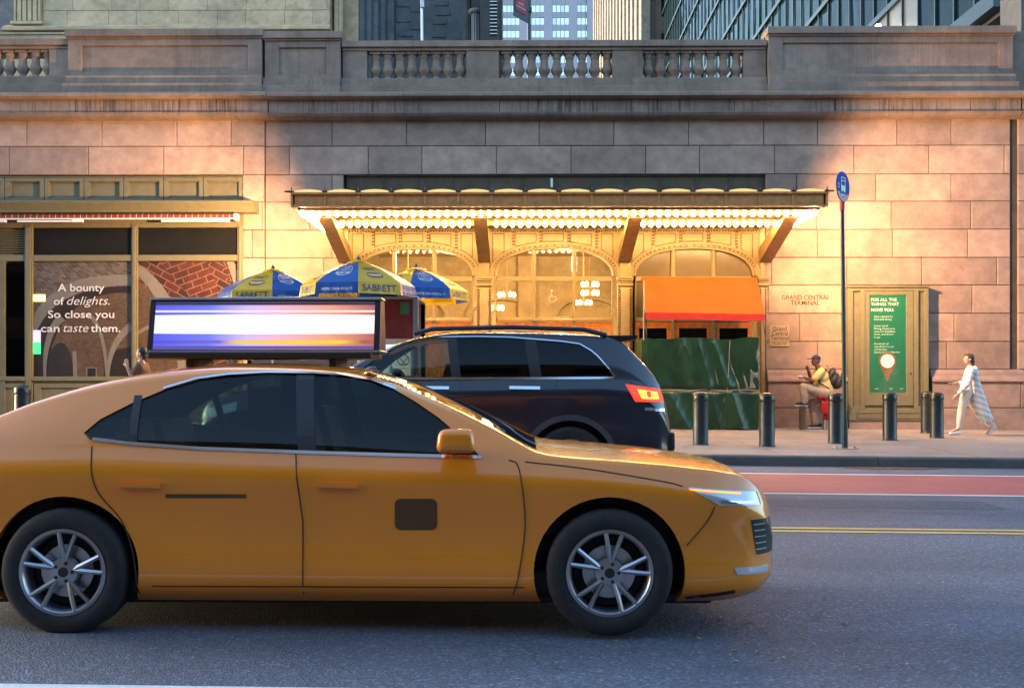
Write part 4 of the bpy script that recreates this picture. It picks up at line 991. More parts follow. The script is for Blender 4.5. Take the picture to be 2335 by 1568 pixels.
mb = MB(); mb.bbox(kx(860), kx(941), CY+.02, CY+.06, kz(772), kz(682), .01); mb.bbox(kx(529), kx(700), CY+.02, CY+.06, kz(772), kz(682), .01); mb.bbox(kx(517), kx(953), CY+.02, CY+.06, kg+.5, kg+.9, .01); mb.build('red_panel', M['cart_red'], CT)
mb = MB(); mb.box(kx(912), kx(932), CY+.012, CY+.02, kz(716), kz(690)); mb.build('green_notice', pbr('green_notice', (.05,.16,.05), .5), CT)
mb = MB(); mb.box(kx(862), kx(935), CY+.05, CY+.06, kz(862), kz(785)); mb.build('lit_case', M['case_lit'], CT)
mb = MB(); pc = (kx(919), kz(822)); yy = CY+.035
mb.tube([(pc[0]+.1*math.sin(t)*(1-.0*t), yy, pc[1]+.09*math.cos(t)+.01) for t in [R(10*k) for k in range(37)]], .011, 8)
mb.tube([(pc[0]-.075, yy, pc[1]+.06), (pc[0]-.01, yy-.01, pc[1]-.02), (pc[0]+.05, yy, pc[1]-.08)], .010, 8); mb.tube([(pc[0]+.075, yy, pc[1]+.06), (pc[0]+.01, yy-.01, pc[1]-.02), (pc[0]-.05, yy, pc[1]-.08)], .010, 8)
mb.tube([(pc[0]-.1, yy, pc[1]-.13), (pc[0]+.1, yy, pc[1]-.13)], .007, 6); mb.build('pretzel_emblem', pbr('gold_emblem', (.5,.3,.04), .4), CT)
mb = MB()
for px, k_ in ((532, .25), (935, .25)):
    for yy in (CY+.1, CY+1.3): mb.lathe([(.0,-.05),(.12,-.05),(.22,-.04),(.24,0),(.22,.04),(.12,.05),(0,.05)], (kx(px)+(.35 if px < 700 else -.35), yy, kg+.24), 20, 'y')
mb.build('wheel', M['rubber'], CT, smooth=40)
bt = MB(); bt.lathe([(.035,0),(.035,.13),(.014,.17),(.014,.2),(0,.2)], (kx(893), CY-.1, kg+1.16), 12)
tag(bt.build('water_bottle', pbr('clear_bottle', (.5,.55,.55), .15), smooth=40, origin=(kx(893), CY-.1, kg+1.16)), 'small pale water bottle standing on the vending cart counter', 'bottle')
cb_ = P(813, 737, CY-.1); CL = empty('cart_lamp', cb_, 'bright bare bulb hanging at the front of the vending cart', 'lamp')
mb = MB(); mb.ell(cb_, (.035,.035,.045), 10, 8); mb.build('bulb', emit('cart_bulb', (1,.9,.75), 10), CL); mb = MB(); mb.tube([(cb_.x, cb_.y, cb_.z+.04), (cb_.x, cb_.y, kz(682))], .01, 6); mb.build('cable', M['black'], CL)
M['um_yellow'] = pbr('yellow_vinyl', (.80,.52,.02), .3, 0, .08, 3, .05, 30, coat=.15); M['um_blue'] = pbr('blue_vinyl', (.012,.10,.42), .3, 0, .1, 3, .05, 30, coat=.15)
for k_ in ('um_yellow', 'um_blue'):
    t = M[k_].node_tree; b_ = t.nodes['Principled BSDF']; out = t.nodes['Material Output']; tl_ = N(t, 'BsdfTranslucent'); mx = N(t, 'MixShader'); mx.inputs[0].default_value = .38
    t.links.new(b_.inputs['Base Color'].links[0].from_socket, tl_.inputs[0]); t.links.new(b_.outputs[0], mx.inputs[1]); t.links.new(tl_.outputs[0], mx.inputs[2]); t.links.new(mx.outputs[0], out.inputs[0])
M['navy_print'] = pbr('navy_print', (.012,.035,.11), .5); M['white_print'] = pbr('pale_print', (.65,.68,.6), .5); M['sausage'] = pbr('sausage_print', (.16,.05,.03), .5)
M['bun'] = pbr('bun_print', (.75,.62,.5), .5)
RINGS = [(.03,.0),(.22,-.045),(.42,-.115),(.62,-.205),(.80,-.30),(.975,-.425)]
def um_pt(k, u, v, out=0):      # panel k, u -.5 to .5 across, v 1 apex .. 0 rim .. -1 hem
    a0 = R(45*k-22.5); a1 = R(45*k+22.5)
    if v >= 0:
        t = (1-v)*(len(RINGS)-1); i = min(int(t), len(RINGS)-2); f = t-i; r = RINGS[i][0]*(1-f)+RINGS[i+1][0]*f; z = RINGS[i][1]*(1-f)+RINGS[i+1][1]*f
    else: r = .975+.025*(-v); z = -.425-.19*(-v)-(.0 if v > -.9 else 0)
    p = Vector((math.sin(a0)*r, -math.cos(a0)*r, z)).lerp(Vector((math.sin(a1)*r, -math.cos(a1)*r, z)), u+.5)
    if v < 0:
        s_ = .012*math.sin(u*23+k*2)*(-v); am = R(45*k); p += Vector((math.sin(am), -math.cos(am), 0))*s_
    am = R(45*k); el = .55 if v >= 0 else .05
    return p+Vector((math.sin(am)*math.cos(el), -math.cos(am)*math.cos(el), math.sin(el)))*out
def make_umbrella():
    r = empty('market_umbrella', (0,0,0), '', 'umbrella', 'yellow and blue vending umbrellas')
    for k in range(8):
        mb = MB(); vs = []; V = [1-.1*i for i in range(11)]+[-.2,-.4,-.6,-.8,-1]; nu = 12
        for v in V:
            for i in range(nu+1): vs.append(um_pt(k, -.5+i/nu, v))
        mb.add(vs, [(j*(nu+1)+i, j*(nu+1)+i+1, (j+1)*(nu+1)+i+1, (j+1)*(nu+1)+i) for j in range(len(V)-1) for i in range(nu)])
        yel = k % 2 == 1
        pn = mb.build('panel', M['um_yellow'] if yel else M['um_blue'], r, smooth=30)
        mb = MB()
        Rm = .746
        if yel:
            put_text(mb, 'SABRETT', .15, lambda x, y: um_pt(k, x/.746, -.52+y/.19, .004), wid=.60, bold=.016)
            put_text(mb, 'SABRETT', .075, lambda x, y: um_pt(k, x/.5, .47+(y+.25*x*x)/.45, .004), wid=.30, bold=.012)
        else:
            put_text(mb, "WE'RE ON A ROLL !!!", .06, lambda x, y: um_pt(k, x/.746, -.6+y/.19, .004), wid=.55, bold=.012)
            for s_, yy in (("U.S.", .055), ("GOV'T", 0), ("INSPECTED", -.055)): put_text(mb, s_, .05, lambda x, y, yy=yy: um_pt(k, x/.5, .42+(y+yy)/.45, .004), bold=.014, wid=.05+.035*len(s_)*.6)
            ring = [(.13*math.cos(R(a)), .10*math.sin(R(a))) for a in range(0, 361, 10)]
            for (a, b_), (c_, d_) in zip(ring[:-1], ring[1:]):
                mb.quad(*[um_pt(k, x/.5, .42+y/.45, .004) for x, y in ((a,b_),(c_,d_),(c_*.93,d_*.93),(a*.93,b_*.93))])
        mb.build('lettering', M['navy_print'] if yel else M['white_print'], pn)
        if yel:
            mb = MB(); n = 14
            for lo, hi, i_ in ((-.035, .0, 0), (.012, .035, 0)):
                pass
            def band_(w, y0, y1, o): 
                t_ = [(-w+2*w*i/n) for i in range(n+1)]
                for a, b_ in zip(t_[:-1], t_[1:]):
                    f = lambda s_: .25*s_*s_/w*.35; e = lambda s_: math.sqrt(max(0, 1-(s_/w)**4))
                    mb.quad(*[um_pt(k, x/.6, .22+(y+f(x))/.45, o) for x, y in ((a, y0*e(a)), (b_, y0*e(b_)), (b_, y1*e(b_)), (a, y1*e(a)))])
            band_(.15, -.04, .045, .004); mb.build('sausage_picture', M['sausage'], pn)
            mb = MB(); band_(.14, -.008, .014, .006); mb.build('sausage_stripe', M['bun'], pn)
    mb = MB()
    for k in range(8):
        a0, a1 = R(45*k-22.5), R(45*k+22.5)
        mb.add([(0,0,.045), (math.sin(a0)*.2,-math.cos(a0)*.2,-.012), (math.sin(a1)*.2,-math.cos(a1)*.2,-.012), (math.sin((a0+a1)/2)*.21,-math.cos((a0+a1)/2)*.21,-.03)], [(0,1,3),(0,3,2)])
    mb.build('vent_cap', M['um_yellow'], r)
    mb = MB(); mb.lathe([(.035,.02),(.04,.05),(.03,.075),(.012,.09),(.01,.11),(0,.112)], n=12); mb.build('finial', M['navy_print'], r, smooth=40)
    mb = MB(); mb.tube([(0,0,.04), (0,0,-2.1)], .02, 10)
    mb.build('pole', M['white'], r)
    mb = MB()
    for k in range(8):
        a0 = R(45*k+22.5); pts = [(math.sin(a0)*rr, -math.cos(a0)*rr, zz-.012) for rr, zz in RINGS]; mb.tube(pts, .007, 5); mb.tube([(0,0,-.55), (math.sin(a0)*.5, -math.cos(a0)*.5, -.165)], .006, 5)
    mb.build('rib', M['steel'], r)
    return r
um = make_umbrella()
for i, (px, py, Y_, rot, lab) in enumerate(((817, 597, 18.35, -14, 'middle umbrella, the highest of the three, with a blue panel facing front'), (622, 617, 19.55, 35, 'left umbrella with a yellow lettered panel facing front'), (948, 613, 20.1, 22, 'right umbrella, lowest and farthest, in front of the arched entrance window'))):
    o = um if i == 0 else copy_tree(um)
    o.location = P(px, py, Y_); o.rotation_euler.z = R(rot); o['label'] = lab

# ------------------------------------------------------------------ buildings beyond the parapet
BY = 42.0; bx = lambda p: X(p, BY); bz = lambda p: Z(p, BY)
TB = empty('terminal_hall', (bx(390), BY, 0), 'cream stone hall with fluted pilaster rising behind the panelled parapet', 'building')
mb = MB(); rr = random.Random(4)
zz = [bz(58)]; 
while zz[-1] < 40: zz.append(zz[-1]+(bz(22)-bz(58)))
blocks(mb, bx(98), bx(752), zz, BY, 1.55, 31, c=.008); mb.box(bx(36), bx(752), BY+.05, BY+6, 0, 40); mb.build('wall', M['cream'], TB)
mb = MB(); mb.prism_x([(BY-.1, bz(57)), (BY-.18, bz(60)), (BY-.3, bz(63)), (BY-.3, bz(66)), (BY-.42, bz(68)), (BY-.42, bz(73)), (BY+.05, bz(73)), (BY+.05, bz(57))], bx(14), bx(755)); mb.bbox(bx(14), bx(752), BY-.2, BY+.1, 0, bz(73), .01)
mb.build('base_moulding', M['cream'], TB); mb = MB(); mb.bbox(X(-30, 33), X(165, 33), 33, 34, Z(110, 33), Z(74, 33), .02); mb.bbox(X(-30, 33), X(165, 33), 32.95, 34, Z(77, 33), Z(72, 33), .02)
mb.build('coping', M['cream'], TB)
mb = MB(); x0_, x1_ = bx(37), bx(96); n = 5; w_ = (x1_-x0_)/n
mb.box(x0_, x1_, BY-.10, BY, bz(50), 40); mb.bbox(x0_-.12, x1_+.12, BY-.28, BY, bz(57), bz(50), .03)
for i in range(n+1): mb.box(x0_+w_*i-.07*(i > 0), x0_+w_*i+.07*(i < n), BY-.2, BY-.09, bz(48), 40)
mb.build('pilaster', M['cream'], TB)
mb = MB(); mb.box(bx(-120), bx(40), BY+2, BY+3, 0, 60); mb.build('side_recess', M['bluegrey'], TB)
mb = MB()
for p_ in (758, 768): mb.box(bx(p_), bx(p_+9), BY+.4, BY+.9, 0, 40)
mb.box(bx(752), bx(806), BY+1.2, BY+6, 0, 40); mb.build('return_wall', M['cream'], TB)
mb = MB()
for i, p_ in enumerate((808, 820, 832, 846, 860)): mb.lathe([(.19, 0), (.19, 40)], (bx(p_), BY+1.6+.5*i, 0), 12)
mb.box(bx(800), bx(874), BY+3.5, BY+6, 0, 40); mb.build('column_cluster', M['bluegrey'], TB)
GY = 46.0
GW = empty('grey_wing', (X(970, GY), GY, 0), 'blue grey stone wing with faint recessed blocks behind the balustrade', 'building')
mb = MB(); x0_, x1_ = X(870, GY), X(1064, GY); mb.box(x0_, x1_, GY, GY+10, 0, 40)
for px, py in ((920, 10), (1006, 8), (950, 22), (920, 45), (1002, 50), (950, 62), (926, 78), (1000, 80), (1010, 30)): mb.bbox(X(px-16, GY), X(px+16, GY), GY-.05, GY+.02, Z(py+6, GY), Z(py-6, GY), .02)
mb.build('wall', M['bluegrey'], GW); mb = MB(); mb.bbox(X(1055, GY), X(1065, GY), GY-.3, GY+.2, 0, 40, .03); mb.build('corner_pilaster', M['bluegrey'], GW)
fp = P(962, 40, 34); mb = MB(); mb.tube([(fp.x+.07, 34, 7), (fp.x-.05, 34, 17)], .05, 8); mb.bbox(P(966, 0, 34).x-.1, P(966, 0, 34).x+.02, 33.9, 34, P(964, 10, 34).z-.15, P(964, 10, 34).z+.1, .02)
tag(mb.build('flag_pole', M['steel'], smooth=40, origin=(fp.x, 34, 7)), 'thin pale metal pole in front of the blue grey wing', 'pole')
IY = 40.0; ix = lambda p: X(p, IY); iz = lambda p: Z(p, IY)
IR = empty('iron_portico', (ix(1095), IY, 0), 'dark bronze portico with column and slanting ribs beside the grey wing', 'building')
mb = MB(); mb.box(ix(1064), ix(1140), IY+3, IY+5, 0, 34); mb.prism_y([(ix(1066), 6), (ix(1074), 6), (ix(1058), 34), (ix(1066), 34)], IY+1, IY+1.4)
mb.prism_y([(ix(1104), 6), (ix(1139), 6), (ix(1133), iz(-200)), (ix(1092), iz(-200))], IY-.6, IY+1.0); mb.build('frame', M['darkbronze'], IR)
mb = MB()
for a in (0, 30, 60, 90, 120, 150, 180): mb.tube([(ix(1085)-.18*math.cos(R(a)), IY+.4-.18*math.sin(R(a)), 6), (ix(1085)-.16*math.cos(R(a)), IY+.4-.16*math.sin(R(a)), iz(26))], .045, 6)
mb.lathe([(.2, 6), (.18, iz(27)), (.3, iz(24)), (.34, iz(20)), (.3, iz(16))], (ix(1085), IY+.4, 0), 16); mb.build('column', M['bluegrey'], IR)
mb = MB()
for k in range(3): mb.tube([(ix(1112+k*2.5), IY-.2, iz(90)), (ix(1100+k*2.5), IY-.2, iz(-60))], .03, 6)
for k in range(40): mb.box(ix(1118)-.0, ix(1134), IY-.7, IY-.58, iz(92-8*k), iz(90-8*k))
mb.build('rib', M['steel'], IR)
# office tower with bright glazed bays
TY = 300.0; tx = lambda p: X(p, TY); tz = lambda p: Z(p, TY)
OT = empty('office_tower', (tx(1255), TY, 0), 'distant office tower with regular bright windows between grey piers', 'tower')
M['tower_grey'] = pbr('tower_stone', (.36,.37,.42), .8, 0, .08, .05); M['tower_span'] = pbr('tower_spandrel', (.48,.47,.50), .7, 0, .08, .1)
def sky_glass(name, tint=(.85,.9,.95), rough=.06, base=(.1,.12,.14), wob=.08, sc=.2):
    m, t, b = nm(name); b.inputs['Base Color'].default_value = rgb(tint); b.inputs['Metallic'].default_value = 1; b.inputs['Roughness'].default_value = rough
    g = N(t, 'NewGeometry'); r = ramp(t, g.outputs['Random Per Island'], [(0, [x*.55 for x in tint]), (.15, [x*.9 for x in tint]), (1, tint)]); t.links.new(r.outputs[0], b.inputs['Base Color'])
    bump(t, b, noise(t, pos(t), sc, 2), wob, 1.0); return m
M['sky_glass'] = sky_glass('bright_tower_glass')
mb = MB(); mb.box(tx(1140), tx(1368), TY+1, TY+30, 0, 150)
for i in range(5): mb.box(tx(1146+56.5*i-19), tx(1146+56.5*i), TY, TY+1.2, 0, 150)
mb.box(tx(1338), tx(1368), TY-.2, TY+1.2, 0, 150); tw = mb.build('pier', M['tower_grey'], OT)
mb = MB(); fl = (tz(0)-tz(29)); nf = 34; z0_ = tz(85)-fl*8
for k in range(nf): mb.box(tx(1146), tx(1340), TY+.4, TY+1.1, z0_+fl*k-fl*.46, z0_+fl*k)
mb.build('spandrel', M['tower_span'], OT)
mb = MB(); mr = MB(); lit = MB()
for k in range(nf):
    for i in range(4):
        a = 1146+56.5*i
        for j in range(4):
            u0, u1 = a+9.4*j+.3, a+9.4*(j+1)-.3
            (lit if (k*7+i*5+j*3) % 47 == 0 else mb).quad((tx(u0), TY+.6, z0_+fl*k), (tx(u1), TY+.6, z0_+fl*k), (tx(u1), TY+.6, z0_+fl*(k+.54)), (tx(u0), TY+.6, z0_+fl*(k+.54)))
            mr.box(tx(a+9.4*j)-.12, tx(a+9.4*j)+.12, TY+.1, TY+.7, z0_+fl*k-fl*.46, z0_+fl*(k+.54))
mb.build('window', M['sky_glass'], OT, kind='stuff'); mr.build('mullion', M['tower_grey'], OT, kind='stuff'); lit.build('lit_window', emit('lit_office_window', (1,.82,.55), .25), OT)
# beige tower turned to the street
NT_Y = 120.0
NB = empty('beige_tower', (X(1440, NT_Y), NT_Y, 0), 'tall beige masonry tower with close vertical piers behind the balustrade', 'tower')
M['beige'] = stone('beige_masonry', (.40,.35,.29), .0, vein=.05); M['beige_dark'] = stone('brown_brick', (.24,.20,.15), .0, vein=.05)
pa, pb2, pc2 = Vector((X(1366, 185), 185)), Vector((X(1479, 120), 120)), Vector((X(1523, 120), 120))
mb = MB(); H_ = 80
pd = Vector((X(1530, 185), 185)); mb.prism_z([tuple(pa), tuple(pb2), tuple(pc2), tuple(pd)], 0, H_)
d = (pb2-pa).normalized(); nn = Vector((d.y, -d.x)); nn = nn if nn.y < 0 or nn.x < 0 else -nn
npr = 15; ln = (pb2-pa).length
for i in range(npr+1):
    c = pa+d*ln*i/npr; w2 = d*1.1; f_ = nn*1.0
    mb.prism_z([tuple(c-w2), tuple(c+w2), tuple(c+w2+f_), tuple(c-w2+f_)], 0, H_)
mb.build('wall', M['beige'], NB)
mb = MB(); mb.prism_z([tuple(pb2+Vector((.6,-.35))), tuple(pc2+Vector((0,-.35))), tuple(pc2+Vector((0,.1))), tuple(pb2+Vector((.6,.1)))], 0, H_-.5); mb.build('brick_face', M['beige_dark'], NB)
mb = MB(); rr = random.Random(9)
for i in range(npr):
    c0, c1 = pa+d*(ln*i/npr+1.1)+nn*.2, pa+d*(ln*(i+1)/npr-1.1)+nn*.2
    for k in range(20):
        z_ = 2+k*3.6
        mb.add([(c0.x,c0.y,z_),(c1.x,c1.y,z_),(c1.x,c1.y,z_+2.2),(c0.x,c0.y,z_+2.2)], [(0,1,2,3)])
for k in range(20):
    xa, xb = X(1506, 120), X(1518, 120); z_ = 3+k*3.9; mb.box(xa, xb, 119.55, 119.7, z_, z_+2.0)
mb.build('window', M['glass_tower'] if 'glass_tower' in M else M['dark_panel'], NB, kind='stuff')
# glass building whose side runs back from the street
GX = 15.6; GA, GB = 35.0, 118.0
GL = empty('glass_building', (GX, 60, 0), 'dark teal glass building with slanting floor lines above the parapet', 'building')
M['teal_glass'] = nm('teal_curtain_glass')[0]; b_ = M['teal_glass'].node_tree.nodes['Principled BSDF']; b_.inputs['Base Color'].default_value = (.010,.028,.034,1); b_.inputs['Roughness'].default_value = .05; b_.inputs['IOR'].default_value = 1.3; b_.inputs['Base Color'].default_value = (.010,.030,.036,1); b_.inputs['Specular IOR Level'].default_value = .08; bump(M['teal_glass'].node_tree, b_, noise(M['teal_glass'].node_tree, pos(M['teal_glass'].node_tree), .35, 2), .10, 1.0); M['teal_frame'] = pbr('dark_teal_frame', (.03,.05,.06), .4, .3, .2)
fz = [2.9+3.53*k for k in range(18)]
mb = MB(); fr = MB(); Y_ = GA; ys = []
while Y_ < GB: ys.append(Y_); Y_ += 1.75
rr = random.Random(2); litp = MB()
zlow = 13.85
for i in range(len(ys)-1):
    for k in range(len(fz)-1):
        if fz[k+1] <= zlow and ys[i] < 62: continue
        j = [rr.uniform(-.02, .02) for _ in range(4)]
        (litp if k == 3 and 41.5 < ys[i] < 50.5 else mb).add([(GX+j[0], ys[i], fz[k]), (GX+j[1], ys[i+1], fz[k]), (GX+j[2], ys[i+1], fz[k+1]), (GX+j[3], ys[i], fz[k+1])], [(0,1,2,3)])
    fr.box(GX-.09, GX-.02, ys[i]-.05, ys[i]+.05, fz[0] if ys[i] > 62 else zlow, fz[-1])
for z_ in fz:
    if z_ >= zlow-.1: fr.box(GX-.16, GX-.02, GA, GB, z_-.12, z_+.12)
    else: fr.box(GX-.14, GX-.02, 62, GB, z_-.12, z_+.12)
fr.box(GX-.2, GX+.3, GA, 62, zlow-.35, zlow+.2)
fr.box(GX-.12, GX+.1, 50.5, 51.2, 0, zlow); fr.box(GX-.12, GX+.1, 44, 44.4, 0, zlow)
mb.build('glazing', M['teal_glass'], GL); litp.build('lit_window', emit('lit_lobby_glass', (.9,.82,.62), .018, (.2,.19,.16)), GL); fr.build('frame', M['teal_frame'], GL)
mb = MB(); mb.box(GX+.3, GX+14, GA, GB, zlow-.0, 66); mb.box(GX+4.0, GX+4.2, GA, 62, 0, zlow); mb.build('core', M['dark'], GL)
mb = MB(); mb.box(GX+.2, GX+4, GA-2, 62, zlow-.5, zlow-.35); mb.box(GX+.02, GX+.1, GA-2, 43.9, 0, 11.2)
mb.build('soffit', pbr('grey_violet_panel', (.16,.15,.17), .6), GL)
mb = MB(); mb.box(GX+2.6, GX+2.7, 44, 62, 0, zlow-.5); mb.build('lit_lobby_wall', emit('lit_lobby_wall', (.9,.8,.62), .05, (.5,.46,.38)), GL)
lc = P(2001, 64, 45.0); mb = MB(); mb.ell(lc, .16, 14, 10)
tag(mb.build('globe_lamp', emit('white_globe', (1,.95,.85), 4), smooth=60, origin=lc), 'bright white globe lamp glowing low in front of the glass building', 'lamp')
mb = MB(); e0, e1 = X(2325, 26.3), X(2372, 26.3); mb.bbox(e0, e1, 26.25, 27.4, Z(222), 20, .02)
tag(mb.build('concrete_column', pbr('pale_grey_concrete', (.10,.105,.11), .7), origin=((e0+e1)/2, 26.8, Z(222))), 'pale grey square column standing on the ledge past the end of the parapet', 'column')
# red hotel sign on a pole
HY = 31.0; hx = lambda p: X(p, HY); hz_ = lambda p: Z(p, HY)
HS = empty('hotel_sign', (hx(1206), HY, 7), 'dark framed red street sign hung on a pole above the balustrade', 'sign')
mb = MB(); mb.tube([(hx(1206.5), HY, 6.5), (hx(1205), HY, 16)], .06, 10); mb.bbox(hx(1204), hx(1212), HY-.12, HY+.1, hz_(30), hz_(19), .03); mb.build('pole', M['teal_frame'], HS)
def hp(px, py, d=0): return Vector((hx(px), HY-.15+(px-1204)*.012+d, hz_(py+(px-1204)*.22*-1*-1)))
def panel(mb, x0, x1, y0, y1, d):
    vs = [hp(x0,y0,d), hp(x1,y0,d), hp(x1,y1,d), hp(x0,y1,d)]; vs2 = [v+Vector((0,.06,0)) for v in vs]; mb.add(vs+vs2, [(0,1,2,3),(7,6,5,4),(0,4,5,1),(1,5,6,2),(2,6,7,3),(3,7,4,0)])
mb = MB(); panel(mb, 1170, 1203, 57, -60, 0); mb.build('frame', M['teal_frame'], HS)
mb = MB(); panel(mb, 1175, 1199.5, 44, 13, -.02); panel(mb, 1175, 1199.5, 7.5, -18, -.02); mb.build('red_plate', pbr('red_sign', (.30,.022,.03), .5), HS)
for s_, py, w_ in (('HOTEL', 24, 12), ('LOADING ZONE', 32.5, 20)):
    mb = MB(); put_text(mb, s_, .06, lambda a, b_, py=py: hp(1187.5+a*FPX/HY, py-b_*FPX/HY, -.03), wid=w_*HY/FPX, bold=.012)
    mb.build('lettering', M['white'], HS)

# the building on the camera's side of the street closes the canyon
OB = empty('street_building', (0, -16, 0), 'plain brown brick building across the street behind the viewpoint', 'building')
mb = MB(); mb.box(-60, 60, -24, -16, -.5, 19)
for k in range(4):
    mb.bbox(-60, 60, -16.3, -15.9, 4.4+4.2*k, 4.8+4.2*k, .05)
mb.build('wall', pbr('brown_brick_wall', (.10,.075,.06), .9, var=.25), OB)
mb = MB()
for k in range(4):
    for i in range(24): mb.box(-58+5*i, -55.4+5*i, -15.98, -15.94, 1.2+4.2*k, 4.0+4.2*k)
mb.build('window', M['dark_panel'], OB, kind='stuff')
# ------------------------------------------------------------------ vehicles
def pchip(pts):
    xs = [p[0] for p in pts]; ys = [p[1] for p in pts]; n = len(xs)
    h = [xs[i+1]-xs[i] for i in range(n-1)]; d = [(ys[i+1]-ys[i])/h[i] for i in range(n-1)]
    m = [d[0]]+[0 if d[i-1]*d[i] <= 0 else 2*d[i-1]*d[i]/(d[i-1]+d[i]) for i in range(1, n-1)]+[d[-1]]
    def f(x):
        if x <= xs[0]: return ys[0]
        if x >= xs[-1]: return ys[-1]
        i = max(k for k in range(n-1) if xs[k] <= x); t = (x-xs[i])/h[i]
        return ys[i]*(1+2*t)*(1-t)**2+h[i]*m[i]*t*(1-t)**2+ys[i+1]*t*t*(3-2*t)+h[i]*m[i+1]*t*t*(t-1)
    return f
def clip(poly, u, sg_):      # keep the part of a (u,z) outline with sg_*(x-u) >= 0
    o = []
    for a, b_ in zip(poly, poly[1:]+poly[:1]):
        ia, ib = sg_*(a[0]-u) >= 0, sg_*(b_[0]-u) >= 0
        if ia: o.append(a)
        if ia != ib: t = (u-a[0])/(b_[0]-a[0]); o.append((u, a[1]+(b_[1]-a[1])*t))
    return o
def tmp_obj(mb):
    me = bpy.data.meshes.new('tmp'); me.from_pydata([tuple(v) for v in mb.v], [], mb.f)
    bm = bmesh.new(); bm.from_mesh(me); bmesh.ops.remove_doubles(bm, verts=bm.verts, dist=1e-5); bmesh.ops.recalc_face_normals(bm, faces=bm.faces); bm.to_mesh(me); bm.free()
    o = bpy.data.objects.new('tmp', me); COL.objects.link(o); return o
def boolean(o, cut, op):
    m = o.modifiers.new('b', 'BOOLEAN'); m.operation = op; m.solver = 'EXACT'; m.object = cut
    dg = bpy.context.evaluated_depsgraph_get(); dg.update(); me = bpy.data.meshes.new_from_object(o.evaluated_get(dg))
    r = bpy.data.objects.new('tmp', me); COL.objects.link(r)
    for k in (o, cut): bpy.data.objects.remove(k)
    return r
class Car:
    def __init__(s, root, X0, Y0, sgn, L, top, belt, bot, wid, tum=.45):
        s.root, s.X0, s.Y0, s.sgn, s.L = root, X0, Y0, sgn, L
        s.top, s.belt, s.bot, s.wid, s.tum = pchip(top), pchip(belt), pchip(bot), pchip(wid), tum
    def w(s, u, y, z): return Vector((s.X0+s.sgn*u, s.Y0+y, z))
    def u_of(s, px, Y): return (P(px, 500, Y).x-s.X0)*s.sgn
    def uz(s, pts, Y): return [((P(a, b_, Y).x-s.X0)*s.sgn, P(a, b_, Y).z) for a, b_ in pts]
    def prof(s, u, inset=0):
        Wd, b, be, t = s.wid(u), s.bot(u), s.belt(u), s.top(u)
        be = min(be, t-.03); pts = [(0, b), (Wd*.5, b), (Wd*.84, b)]
        for q, lw in ((.0,.885),(.05,.945),(.10,.974),(.16,.982),(.24,.983),(.32,.977),(.42,.972),(.55,.977),(.66,.986),(.76,.996),(.82,1.0),(.855,.998),(.89,.988),(.94,.968),(1.0,.945)): pts.append((Wd*lw, b+(be-b)*q))
        h = t-be; k = min(1, h/.40); Wb = Wd*.945; We = Wb-s.tum*h; cz_ = .085*k+.012*(1-k); cw = .15*k+.14*(1-k); dz = .026*k+.02*(1-k)
        cz_ = min(cz_, h*.7); dz = min(dz, cz_*.6)
        for q in (.2, .4, .6, .8, 1.0): pts.append((Wb-(Wb-We)*q**1.3, be+(h-cz_)*q))
        A, B, C_ = Vector((We, t-cz_)), Vector((We-.02*k, t-dz-.004)), Vector((We-cw, t-dz))
        for q in (.2, .4, .6, .8, 1.0): p = A*(1-q)**2+B*2*q*(1-q)+C_*q*q; pts.append((p.x, p.y))
        for f in (.75, .5, .25, 0): pts.append(((We-cw)*f, t-dz*f*f))
        if inset:
            o = []
            for i, p in enumerate(pts):
                a = Vector(pts[max(0, i-1)]); c = Vector(pts[min(len(pts)-1, i+1)]); d = (c-a).normalized(); n = Vector((d.y, -d.x)); q = Vector(p)-n*inset
                if p[0] == 0: q.x = 0
                o.append((max(0, q.x), q.y))
            pts = o
        return pts
    def loft(s, inset=0, u0=0, u1=None, n=96):
        u1 = s.L if u1 is None else u1; mb = MB(); rings = []
        for i in range(n+1):
            t = i/n; t = .5-.5*math.cos(math.pi*t)*(.35)-.5*(1-2*t)*.65 if True else t
            t = .65*(i/n)+.35*(.5-.5*math.cos(math.pi*i/n)); u = u0+(u1-u0)*t
            pr = s.prof(u, inset); rings.append([s.w(u, -y, z) for y, z in pr]+[s.w(u, y, z) for y, z in pr[-2:0:-1]])
        m = len(rings[0]); mb.add([v for r in rings for v in r], [(i*m+k, i*m+(k+1)%m, (i+1)*m+(k+1)%m, (i+1)*m+k) for i in range(n) for k in range(m)]+[tuple(range(m)), tuple(n*m+k for k in range(m-1, -1, -1))])
        return mb
    def shell(s, a, b_): return boolean(tmp_obj(s.loft(a, .0, s.L)), tmp_obj(s.loft(b_, .02, s.L-.02)), 'DIFFERENCE')
    def side_prism(s, poly, y0=.3, y1=1.4, both=True):
        mb = MB()
        for sg_ in ((-1, 1) if both else (-1,)): mb.prism_y([(s.X0+s.sgn*u, z) for u, z in poly], s.Y0+sg_*y0, s.Y0+sg_*y1)
        return mb
    def finish(s, o, name, mat, smooth=32, parent=None, label=None):
        me = o.data; me.transform(Matrix.Translation(-ORG[s.root])); me.materials.clear(); me.materials.append(mat)
        for p in me.polygons: p.material_index = 0
        me.polygons.foreach_set('use_smooth', [True]*len(me.polygons)); me.set_sharp_from_angle(angle=R(smooth))
        bpy.data.objects.remove(o); r = link_mesh(name, me, parent or s.root); return tag(r, label)
    def ys(s, u, z):          # half width of the skin at (u, z)
        pr = s.prof(u)[2:]
        for (y0, z0), (y1, z1) in zip(pr[:-1], pr[1:]):
            if z0 <= z <= z1 and z1 > z0: return y0+(y1-y0)*(z-z0)/(z1-z0)
        return pr[0][0] if z < pr[0][1] else 0
